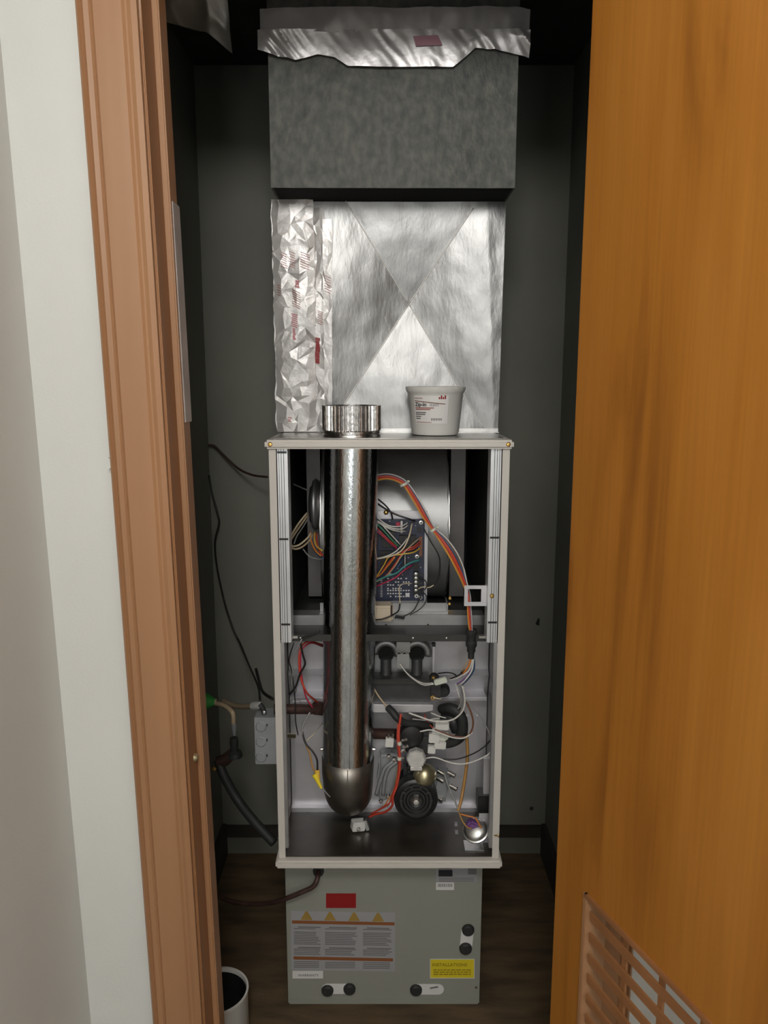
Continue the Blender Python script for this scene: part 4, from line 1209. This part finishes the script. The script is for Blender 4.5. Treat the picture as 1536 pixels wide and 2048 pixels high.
def flat(name, x0, y0, x1, y1, m, parent, off=0.0, dy=0.0, th=0.0005):
    """flat printed piece on the cabinet front; dy tilts the right end down in px"""
    b = MB()
    f = LY - off
    pts = [P(x0, y0, f), P(x1, y0 + dy, f), P(x1, y1 + dy, f), P(x0, y1, f)]
    b.prism(pts, (0, th, 0))
    return b.build(name, m, parent)


# big warning label with four triangles and two orange rules
wl = flat('warning_label', 582, 1822, 790, 1940, M['paper'], cc_, dy=3)
for k, xx in enumerate((613, 660, 708, 756)):
    b = MB()
    yy = 1822 + k
    b.prism([P(xx - 12, yy + 18, LY - 0.0005), P(xx - 2, yy + 1, LY - 0.0005), P(xx + 2, yy + 1, LY - 0.0005), P(xx + 12, yy + 18, LY - 0.0005)], (0, 0.0004, 0))
    tr = b.build('warning_triangle', M['ink_triangle'], wl)
flat('orange_rule', 584, 1841, 789, 1847, M['ink_orange'], wl, 0.0006, 4)
flat('orange_rule', 587, 1913, 786, 1919, M['ink_orange'], wl, 0.0006, 4)
b = MB()
for ci, (xa, xb) in enumerate(((588, 642), (650, 714), (726, 784))):
    for k in range(17):
        yy = 1853 + k * 3.4 + ci
        if k in (2, 11):
            continue
        xr = xb - random.uniform(0, 12)
        xl = xa + (8 if k in (0, 12) else 0)
        th = 2.2 if k in (0, 12) else 1.5
        b.prism([P(xl, yy, LY - 0.0005), P(xr, yy + 1, LY - 0.0005), P(xr, yy + 1 + th, LY - 0.0005), P(xl, yy + th, LY - 0.0005)], (0, 0.0004, 0))
    for k in range(4):
        yy = 1923 + k * 3.6 + ci
        b.prism([P(xa, yy, LY - 0.0005), P(xb - 4, yy, LY - 0.0005), P(xb - 4, yy + 1.5, LY - 0.0005), P(xa, yy + 1.5, LY - 0.0005)], (0, 0.0004, 0))
b.build('small_print', M['ink'], wl, kind='stuff')
flat('red_label', 652, 1787, 712, 1816, M['ink_red'], cc_)
# rating plate, barcode
rl = flat('rating_label', 872, 1728, 954, 1764, M['paper'], cc_)
flat('dark_block', 877, 1740, 905, 1753, M['ink_black'], rl, 0.0006)
flat('dark_line', 877, 1735, 903, 1738, M['ink_black'], rl, 0.0006)
flat('grey_block', 936, 1736, 953, 1749, M['ink'], rl, 0.0006)
b = MB()
for k in range(3):
    b.prism([P(878, 1756 + k * 3, LY - 0.0005), P(948, 1756 + k * 3, LY - 0.0005), P(948, 1757 + k * 3, LY - 0.0005), P(878, 1757 + k * 3, LY - 0.0005)], (0, 0.0004, 0))
b.build('small_print', M['ink'], rl, kind='stuff')
bl = flat('barcode_label', 872, 1765, 908, 1780, M['label_white'], cc_, 0.0004)
b = MB()
for k in range(14):
    xx = 875.5 + k * 2.1
    ww = random.choice((0.8, 1.3))
    b.prism([P(xx, 1767.5, LY - 0.001), P(xx + ww, 1767.5, LY - 0.001), P(xx + ww, 1774, LY - 0.001), P(xx, 1774, LY - 0.001)], (0, 0.0004, 0))
b.build('bars', M['ink'], bl, kind='stuff')
sl = flat('stock_label', 585, 1942, 646, 1957, M['label_white'], cc_)
yl = flat('yellow_label', 860, 1918, 949, 1957, M['yellow'], cc_)
b = MB()
f = LY - 0.0005
for x0, x1, y0, y1 in ((860, 949, 1918, 1919), (860, 949, 1956, 1957), (860, 861, 1918, 1957), (948, 949, 1918, 1957)):
    b.prism([P(x0, y0, f), P(x1, y0, f), P(x1, y1, f), P(x0, y1, f)], (0, 0.0004, 0))
b.build('label_border', M['label_white'], yl)
b = MB()
for k in range(3):
    yy = 1939 + k * 4.4
    x = 867
    while x < 940:
        ww = random.uniform(4, 11)
        b.prism([P(x, yy, f), P(min(x + ww, 942), yy, f), P(min(x + ww, 942), yy + 2.2, f), P(x, yy + 2.2, f)], (0, 0.0004, 0))
        x += ww + 1.6
b.build('small_print', M['yellow_dark'], yl, kind='stuff')


def text(name, s, origin, size, m, parent, right=Vector((1, 0, 0)), up=Vector((0, 0, 1)), shear=0.0, bold=0.0):
    cu = bpy.data.curves.new(name, 'FONT')
    cu.body = s
    cu.size = size
    cu.shear = shear
    cu.offset = bold
    cu.extrude = 0.0002
    cu.resolution_u = 3
    to = bpy.data.objects.new(name, cu)
    COL.objects.link(to)
    bpy.context.view_layer.update()
    me = bpy.data.meshes.new_from_object(to.evaluated_get(bpy.context.evaluated_depsgraph_get()))
    bpy.data.objects.remove(to)
    me.name = name
    n_ = right.cross(up)
    mx = Matrix((right, up, n_)).transposed().to_4x4()
    r = parent
    while r.parent is not None:
        r = r.parent
    mx = Matrix.Translation(Vector(origin) - r.location) @ mx
    me.transform(mx)
    me.materials.clear()
    me.materials.append(m)
    o = bpy.data.objects.new(name, me)
    COL.objects.link(o)
    o.parent = parent
    return o


text('label_text', 'WARRANTY', P(596, 1953, LY - 0.0008), 0.0082, M['ink'], sl)
text('label_text', 'INSTALLATIONS', P(864, 1932.5, LY - 0.0008), 0.0105, M['yellow_dark'], yl, bold=0.0002)


# capped ports: pale oval plates with black plugs
def port(name, plate, plugs, lab):
    (xa, ya), (xb, yb), r = plate
    A, B = P(xa, ya, CD - 0.001), P(xb, yb, CD - 0.001)
    t = (B - A).normalized()
    nrm = Vector((-t.z, 0, t.x))
    poly = []
    for k in range(9):
        a = math.pi * k / 8
        poly.append(B + (t * math.sin(a) + nrm * math.cos(a)) * r)
    for k in range(9):
        a = math.pi * k / 8
        poly.append(A + (-t * math.sin(a) - nrm * math.cos(a)) * r)
    b = MB()
    b.prism(poly, (0, -0.0015, 0))
    pl = b.build(name, M['label_white'], cc_, label=lab)
    for (x, y, rr_) in plugs:
        MB().lathe([(0.0, 0.008), (rr_ * 0.75, 0.008), (rr_ * 0.95, 0.005), (rr_, 0.0)], P(x, y, CD - 0.002), (0, -1, 0), 22).build('plug', M['rubber'], pl, smooth=True)
    return pl


port('port_plate', ((655, 1977), (697, 1977), 0.0125), [(655, 1980, 0.0135), (699, 1977, 0.0135)], 'pale oval plate with two black plugs')
p2 = port('port_plate', ((834, 1978), (876, 1978), 0.0130), [(832, 1979, 0.0135)], 'pale oval plate with one black plug')
MB().box(P(868, 1975, CD - 0.003), (0.018, 0.0014, 0.003), Matrix.Rotation(-0.2, 3, 'Y')).build('plate_slit', M['ink'], p2)
port('port_plate', ((935, 1862), (932, 1890), 0.0135), [(936, 1859, 0.0135), (931, 1896, 0.0140)], 'pale upright plate with two black plugs')
MB().lathe([(0.0, 0.002), (0.003, 0.0015), (0.0035, 0.0)], P(952, 1974, CD), (0, -1, 0), 10).build('screw', M['steel'], cc_)
q0, q1 = P(574, 1738, LY), P(664, 1767, LY)
b = MB()
b.span((P(596, 0, CD).x, CD - 0.003, P(0, 1765, CD).z), (P(655, 1765, CD).x, CD - 0.0005, cz - 0.002))
b.build('drain_plate', M['coil_paint'], cc_, bevel=0.001)
dh = thing('drain_hose', P(633, 1770, 1.47), 'dark drain hose drooping left from the top of the coil cabinet', 'hose')
MB().lathe([(0.0, 0.006), (0.011, 0.005), (0.012, 0.0)], P(637, 1742, CD - 0.003), (0, -1, 0), 18).build('hose_grommet', M['rubber'], dh, smooth=True)
MB().tube(spline([P(637, 1742, CD - 0.008), P(634, 1760, 1.466), P(625, 1774, 1.462), P(602, 1785, 1.462), P(572, 1797, 1.468), P(540, 1806, 1.50), P(500, 1808, 1.54),
                  P(460, 1802, 1.58), P(425, 1786, 1.62)]), 0.0052, 10).build('hose', M['iron'], dh, smooth='all')

# ------------------------------------------------------------------ plenum
PD = 1.60
plx0, plx1 = P(556, 860, PD).x, P(995, 860, PD).x
zbot, ztop = ZT + 0.002, P(0, 376, 1.49).z - 0.001
pl = thing('plenum', ((plx0 + plx1) / 2, 1.78, zbot), 'shiny galvanised plenum with an X crease standing on the furnace top', 'duct')
cx_, czn = P(818, 606, PD).x, P(818, 606, PD).z
cs = {'tl': P(690, 400, PD), 'tr': P(958, 400, PD), 'bl': P(654, 862, PD), 'br': P(972, 866, PD)}
tlx, trx = -0.221, 0.240
b = MB()


def face_pt(u, v):
    """cross-broken sheet: dished slightly to the crossing of the two creases, with oil-canning"""
    z_ = zbot + (ztop - zbot) * v
    xl = plx0 + (tlx - plx0) * v
    xr = plx1 + (trx - plx1) * v
    x = xl + (xr - xl) * u
    return Vector((x, sheet_y(x, z_), z_))


def sheet_y(x, z_):
    def side(a, c_):
        return (c_.x - a.x) * (z_ - a.z) - (c_.z - a.z) * (x - a.x)
    s1 = side(cs['bl'], cs['tr'])
    s2 = side(cs['tl'], cs['br'])
    key = (('bl', 'br') if s2 < 0 else ('tr', 'br')) if s1 < 0 else (('bl', 'tl') if s2 < 0 else ('tl', 'tr'))
    a, c_ = cs[key[0]], cs[key[1]]
    # the facet's plane: TILT at the crossing, 0 at its two outer corners
    ux, uz, vx, vz = a.x - cx_, a.z - czn, c_.x - cx_, c_.z - czn
    det = ux * vz - vx * uz
    px, pz = x - cx_, z_ - czn
    al, be = (px * vz - vx * pz) / det, (ux * pz - px * uz) / det
    tilt = max(-0.002, 0.019 * (1 - al - be))
    w_ = 0.0030 * noise.noise(Vector((x * 9, z_ * 7, 3.1))) + 0.0007 * noise.noise(Vector((x * 34, z_ * 26, 9.1)))
    return PD + tilt - 0.004 + w_


b.sheet(face_pt, 150, 150)
b.build('front_panel', M['galv_plenum'], pl, smooth='all')
for key, w0, w1 in (('tl', 0.08, 1.0), ('tr', 0.0, 0.92), ('bl', 0.0, 0.97), ('br', 0.0, 0.97)):
    c0_, c1_ = Vector((cx_, 0, czn)), cs[key]
    pts = []
    for k in range(25):
        p = c0_.lerp(c1_, k / 24 * w1)
        pts.append(Vector((p.x, sheet_y(p.x, p.z) - 0.0007, p.z)))
    MB().tube(pts, 0.0012, 6).build('crease', M['crease'], pl, smooth='all')
for x0, x1 in ((plx0, tlx), (plx1, trx)):
    s = -1 if x0 < 0 else 1
    b = MB()
    b.prism([(x0, PD - 0.003, zbot), (x0, 1.98, zbot), (x1, 1.98, ztop), (x1, PD - 0.003, ztop)], (-s * 0.0012, 0, 0))
    b.build('side_panel', M['galv_dull'], pl)
MB().span((plx0, 1.978, zbot), (plx1, 1.98, ztop)).build('rear_panel', M['galv_dull'], pl)
b = MB()
b.span((P(655, 864, PD).x, PD - 0.022, zbot - 0.0002), (plx1, PD + 0.004, zbot + 0.0012))
b.span((P(655, 864, PD).x, PD - 0.008, zbot), (plx1, PD - 0.006, zbot + 0.008))
b.build('bottom_flange', M['galv'], pl)

# foil-faced insulation on the plenum's left
ins = thing('foil_insulation', (-0.17, PD - 0.02, ZT + 0.003), 'crumpled foil insulation with faint red print taped up the left of the plenum', 'insulation')


def ridged(p):
    n1_ = noise.noise(p)
    return 1 - abs(n1_) * 2


def crumpled(b, corner, nu, nv, dep, amp, seed, thick=0.003, pillow=0.0, jag=0.002):
    """a sheet of random flat facets; corner = (x bottom left, bottom right, top left, top right, z0, z1)"""
    rnd = random.Random(seed)
    x0b, x1b, x0t, x1t, za, zb_ = corner
    du_, dv_ = 1 / nu, 1 / nv
    grid = [[((i + (rnd.uniform(-.4, .4) if 0 < i < nu else 0)) * du_, (j + (rnd.uniform(-.45, .45) if 0 < j < nv else 0)) * dv_,
              rnd.uniform(-1, 1) * amp * (0.4 + 0.9 * max(0, noise.noise(Vector((i * .35, j * .22, seed))) + .5)),
              rnd.uniform(-jag, jag) if i in (0, nu) else 0) for i in range(nu + 1)] for j in range(nv + 1)]

    def pos(g):
        u, v, h, jx = g
        x = (x0b + (x0t - x0b) * v) * (1 - u) + (x1b + (x1t - x1b) * v) * u + jx
        e = min(u, 1 - u)
        return Vector((x, dep - h - pillow * min(1.0, e * 5), za + (zb_ - za) * v))
    V = [[b.bm.verts.new(pos(g)) for g in row] for row in grid]
    for j in range(nv):
        for i in range(nu):
            q_ = (V[j][i], V[j][i + 1], V[j + 1][i + 1], V[j + 1][i])
            if rnd.random() < .5:
                b.bm.faces.new((q_[0], q_[1], q_[2]))
                b.bm.faces.new((q_[0], q_[2], q_[3]))
            else:
                b.bm.faces.new((q_[0], q_[1], q_[3]))
                b.bm.faces.new((q_[1], q_[2], q_[3]))
    ret = bmesh.ops.solidify(b.bm, geom=b.bm.faces[:], thickness=-thick)
    return b


zi0, zi1 = ZT + 0.004, P(0, 398, 1.58).z
xa = [P(553, 858, 1.575).x, P(632, 858, 1.575).x, P(541, 400, 1.575).x, P(627, 420, 1.575).x]
b = MB()
crumpled(b, (xa[0], xa[1], xa[2], xa[3], zi0, zi1), 5, 30, PD - 0.016, 0.0013, 3, 0.003, 0.004)
main = b.build('foil_panel', M['foil_white'], ins, smooth=False)
xb_ = [P(624, 856, 1.59).x, P(652, 856, 1.59).x, P(622, 412, 1.59).x, P(648, 440, 1.59).x]
b = MB()
crumpled(b, (xb_[0], xb_[1], xb_[2], xb_[3], zi0, P(0, 415, 1.59).z), 3, 22, PD - 0.010, 0.0024, 8, 0.002, 0.0)
b.build('foil_fold', M['foil_white'], ins, smooth=False)
xc = [P(649, 806, 1.585).x, P(664, 806, 1.585).x, P(645, 436, 1.585).x, P(664, 448, 1.585).x]
b = MB()
crumpled(b, (xc[0], xc[1], xc[2], xc[3], zi0, P(0, 438, 1.585).z), 2, 22, PD - 0.015, 0.0009, 21, 0.002, 0.0, 0.001)
b.build('foil_tape', M['foil_white'], ins, smooth=False)
# left flank of the wrap
b = MB()
b.sheet(lambda u, v: Vector((xa[0] + (xa[2] - xa[0]) * v - 0.004 + 0.004 * ridged(Vector((u * 5, v * 9, 2.0))), PD - 0.012 + u * 0.36, zi0 + (zi1 - zi0) * v)), 20, 40, 0.003, (-1, 0, 0))
b.build('foil_flank', M['foil'], ins, smooth=True)
# faint printed marks: slanting strokes in columns, following the foil


def decal(root, quads, m, steps=6):
    """flat print laid on the crumpled sheet below it"""
    from mathutils.bvhtree import BVHTree
    r = root
    while r.parent is not None:
        r = r.parent
    base = Vector(r.location)
    tree = BVHTree.FromPolygons([v.co + base for v in root.data.vertices], [tuple(p.vertices) for p in root.data.polygons])
    b = MB()
    for (x0, y0, x1, y1, sl) in quads:
        rows = []
        for k in range(steps + 1):
            u = k / steps
            row = []
            for yy in (y0, y1):
                p = P(x0 + (x1 - x0) * u, yy + sl * (u - 0.5), PD - 0.02)
                hit = tree.ray_cast(Vector((p.x, PD - 0.3, p.z)), Vector((0, 1, 0)))
                if hit[0] is not None:
                    p.y = hit[0].y - 0.0009
                row.append(b.bm.verts.new(p))
            rows.append(row)
        for A, B in zip(rows[:-1], rows[1:]):
            b.bm.faces.new((A[0], B[0], B[1], A[1]))
    return b.build('print_mark', m, root)


def strokes(x0, y0, x1, y1, n, sl, th):
    return [(x0 + random.uniform(0, 2), y0 + (y1 - y0) * (k + .5) / n, x1 - random.uniform(0, 2), y0 + (y1 - y0) * (k + .5) / n + th, sl) for k in range(n)]


tp, fo = bpy.data.objects['foil_tape'], bpy.data.objects['foil_fold']
for root, q, m in ((main, strokes(561, 504, 575, 536, 7, 5, 1.3), 'ink_pink'), (main, strokes(577, 502, 592, 536, 7, 5, 1.3), 'ink_pink'),
                   (main, strokes(600, 504, 620, 538, 7, 7, 1.3), 'ink_pink'), (main, strokes(584, 580, 602, 616, 8, 8, 1.3), 'ink_brownred'),
                   (main, strokes(590, 558, 600, 574, 3, 2, 4.5), 'ink_pink'),
                   (main, strokes(582, 626, 596, 654, 7, 4, 2.4), 'ink_pink'), (main, strokes(584, 654, 592, 678, 5, 1, 4.6), 'ink_pink'),
                   (main, strokes(554, 568, 563, 592, 5, 3, 1.3), 'ink_brownred'), (main, strokes(575, 833, 584, 843, 3, 1, 2.0), 'ink_pink'),
                   (tp, strokes(648, 550, 662, 586, 7, 6, 1.3), 'ink_pink'), (fo, strokes(634, 620, 646, 648, 8, 4, 1.3), 'ink_brownred'),
                   (fo, strokes(628, 672, 640, 724, 9, 2, 5.6), 'ink_red')):
    decal(root, q, M[m])

# ------------------------------------------------------------------ overhead duct
DD = 1.49
dz0, dz1 = P(0, 376, DD).z, 2.124
dx0, dx1 = -0.207, 0.240
du = thing('supply_duct', ((dx0 + dx1) / 2, DD + 0.2, dz0), 'dark grey insulated duct jutting out above the plenum', 'duct')
b = MB()


def dface(u, v):
    x = dx0 + (dx1 - dx0) * u
    z_ = dz0 + (dz1 - dz0) * v
    return Vector((x, DD + 0.003 * noise.noise(Vector((x * 8, z_ * 8, 0))) + 0.0012 * noise.noise(Vector((x * 40, z_ * 34, 2))), z_))


b.sheet(dface, 60, 60)
b.build('front_board', M['duct'], du, smooth='all')
for x in (dx0, dx1 - 0.004):
    MB().span((x, DD + 0.002, dz0), (x + 0.004, 2.02, dz1)).build('side_board', M['duct'], du)
MB().span((dx0 + 0.004, DD + 0.004, dz0), (dx1 - 0.004, 2.02, dz0 + 0.004)).build('under_board', M['black_lining'], du, label='underside coloured black for shade')  # shade under the duct put into the colour, black instead of duct grey
# foil tape band with a ragged lower edge
b = MB()
zt0, zt1 = P(0, 70, DD).z, P(0, 20, DD).z


def band(u, v):
    x = dx0 - 0.012 + (dx1 - dx0 + 0.030) * u
    z_ = zt0 + (zt1 - zt0) * v
    e = min(1, min(u, 1 - u) * 9)
    c_ = ridged(Vector((x * 12, z_ * 9, 4.4))) * 0.007 + ridged(Vector((x * 38, z_ * 16, 7))) * 0.003
    return Vector((x, DD - 0.009 - c_ * (1.3 - e * 0.7) + (1 - e) * 0.012, z_ + 0.004 * noise.noise(Vector((x * 20, 1, 1)))))


b.sheet(band, 90, 24, 0.002)
b.build('upper_tape', M['foil'], du, smooth=True, label='crinkled foil tape across the duct')
b = MB()
lowedge = [(0.0, 105), (0.06, 116), (0.14, 124), (0.22, 112), (0.28, 118), (0.33, 136), (0.45, 138), (0.60, 137), (0.72, 138), (0.76, 120), (0.80, 100), (0.88, 104), (0.95, 112), (1.0, 118)]


def low(u, v):
    for (a, ya), (c_, yc) in zip(lowedge[:-1], lowedge[1:]):
        if a <= u <= c_:
            yl_ = ya + (yc - ya) * (u - a) / (c_ - a)
            break
    zb_ = P(0, yl_, DD).z
    za_ = zt0 + 0.004
    x = dx0 - 0.016 + (dx1 - dx0 + 0.034) * u
    z_ = za_ + (zb_ - za_) * v
    ends = 1 - min(1, min(u, 1 - u) * 5)
    c_ = ridged(Vector((x * 16, z_ * 10, 14.4))) * (0.004 + 0.007 * ends) + ridged(Vector((x * 45 + z_ * 30, z_ * 14, 17))) * (0.0018 + 0.004 * ends)
    return Vector((x, DD - 0.006 - c_ + 0.006 * ends - 0.004 * (1 - v), z_))


b.sheet(low, 110, 20, 0.0015)
lt = b.build('lower_tape', M['foil'], du, smooth=True, label='ragged hanging foil flap')
b = MB()
b.prism([P(826, 72, DD - 0.017), P(876, 70, DD - 0.017), P(885, 90, DD - 0.017), P(832, 92, DD - 0.017)], (0, 0.0005, 0))
b.build('print_patch', M['ink_patch'], lt)

# hanging foil in the upper left
hf = thing('hanging_foil', (-0.36, 1.66, 1.93), 'dim crumpled foil sheet hanging in the top left corner of the closet', 'insulation')
b = MB()
le_ = [(0.0, 40), (0.25, 48), (0.5, 58), (0.7, 68), (0.85, 88), (1.0, 110)]


def hang(u, v):
    for (a, ya), (c_, yc) in zip(le_[:-1], le_[1:]):
        if a <= u <= c_:
            yl_ = ya + (yc - ya) * (u - a) / (c_ - a)
            break
    xx = 288 + (466 - 288) * u
    a = P(xx, yl_, 1.66)
    z_ = a.z + (2.120 - a.z) * v
    c_ = ridged(Vector((a.x * 10, z_ * 9, 24.4))) * 0.014 + ridged(Vector((a.x * 25, z_ * 22, 27))) * 0.005
    return Vector((a.x, 1.66 - c_ - 0.035 * math.sin(v * 2.2), z_))


b.sheet(hang, 44, 30, 0.004)
b.build('foil_sheet', M['foil_dim'], hf, smooth=True)

# ------------------------------------------------------------------ tub on the furnace
bc = P(870, 876, 1.522)
bc.z = ZT + 0.0022
tub = thing('plastic_tub', bc, 'white plastic tub with printed label on top of the furnace', 'tub')
Hb = 0.094
b = MB()
b.lathe([(0.0, 0.0), (0.040, 0.0), (0.0445, 0.0015), (0.0465, 0.006), (0.0540, Hb - 0.014), (0.0550, Hb - 0.013), (0.0585, Hb - 0.006), (0.0590, Hb - 0.001), (0.0580, Hb),
         (0.0545, Hb - 0.002), (0.0530, Hb - 0.010), (0.0455, 0.006), (0.0, 0.004)], bc, (0, 0, 1), 56)
b.build('tub_body', M['plastic_white'], tub, smooth=True)


def on_tub(px, z):
    """point just outside the tub's curved wall at the label column px (deg) and height z"""
    r = 0.0465 + (0.0540 - 0.0465) * (z - 0.006) / (Hb - 0.020) + 0.0005
    return bc + Vector((r * math.sin(px), -r * math.cos(px), z))


def tub_patch(a0, a1, z0, z1, m, name, off=0.0, sk=0.0):
    b = MB()
    n_ = 10

    def fn(u, v):
        a = a0 + (a1 - a0) * u
        p = on_tub(a, z0 + (z1 - z0) * v + sk * u)
        return p + Vector((math.sin(a), -math.cos(a), 0)) * off
    b.sheet(fn, n_, 1)
    return b.build(name, m, tub)


tub_patch(-0.92, 0.42, 0.024, 0.077, M['tub_paper'], 'paper_label')
tub_patch(-0.90, 0.30, 0.0665, 0.0680, M['w_brown'], 'label_rule', 0.0003, -0.006)
for z0_, a1 in ((0.0530, -0.12), (0.0500, -0.25), (0.0440, -0.42), (0.0405, -0.45), (0.0365, -0.62), (0.0325, -0.66)):
    tub_patch(-0.88, a1, z0_, z0_ + (0.0018 if z0_ > .046 else 0.0022), M['ink'] if z0_ < 0.046 else M['ink_brownred'], 'label_line', 0.0003)
tub_patch(-0.88, -0.2, 0.0260, 0.0270, M['ink_brownred'], 'label_line', 0.0003)
tub_patch(-0.90, -0.55, 0.0715, 0.0725, M['ink_brownred'], 'label_line', 0.0003)
for k in range(7):
    a = -0.22 + k * 0.062
    tub_patch(a, a + 0.035, 0.030, 0.0345, M['ink'], 'barcode_bar', 0.0003)
for k in range(4):
    a = 0.05 + k * 0.07
    tub_patch(a, a + 0.05, 0.0705, 0.0745 + (0.003 if k % 2 else 0), M['ink_red'], 'logo_bar', 0.0003)


def curved_text(s, a_start, z0_, size, m, bold=0.0):
    cu = bpy.data.curves.new('label_text', 'FONT')
    cu.body = s
    cu.size = size
    cu.offset = bold
    cu.resolution_u = 3
    to = bpy.data.objects.new('label_text', cu)
    COL.objects.link(to)
    bpy.context.view_layer.update()
    me = bpy.data.meshes.new_from_object(to.evaluated_get(bpy.context.evaluated_depsgraph_get()))
    bpy.data.objects.remove(to)
    for v in me.vertices:
        a = a_start + v.co.x / 0.052
        p = on_tub(a, z0_ + v.co.y) + Vector((math.sin(a), -math.cos(a), 0)) * 0.0004
        v.co = p - bc
    me.materials.clear()
    me.materials.append(m)
    o = bpy.data.objects.new('label_text', me)
    COL.objects.link(o)
    o.parent = tub


curved_text('Zip-in', -0.88, 0.0570, 0.0105, M['ink_black'], 0.0003)
curved_text('item', -0.27, 0.0570, 0.0095, M['ink'])

# ------------------------------------------------------------------ open can on the closet floor
bq = Vector((-0.345, 1.40, 0.0))
can = thing('open_can', bq, 'open white can with dark inside on the floor at the lower left', 'can')
b = MB()
b.lathe([(0.0, 0.0), (0.060, 0.0), (0.062, 0.003), (0.062, 0.112), (0.064, 0.115), (0.064, 0.119), (0.060, 0.119), (0.059, 0.112), (0.059, 0.060), (0.0, 0.060)], bq, (0, 0, 1), 40)
b.build('can_body', M['plastic_white'], can, smooth=True)
MB().lathe([(0.0, 0.062), (0.0588, 0.062), (0.0588, 0.110)], bq, (0, 0, 1), 40).build('dark_lining', M['black'], can, smooth=True)
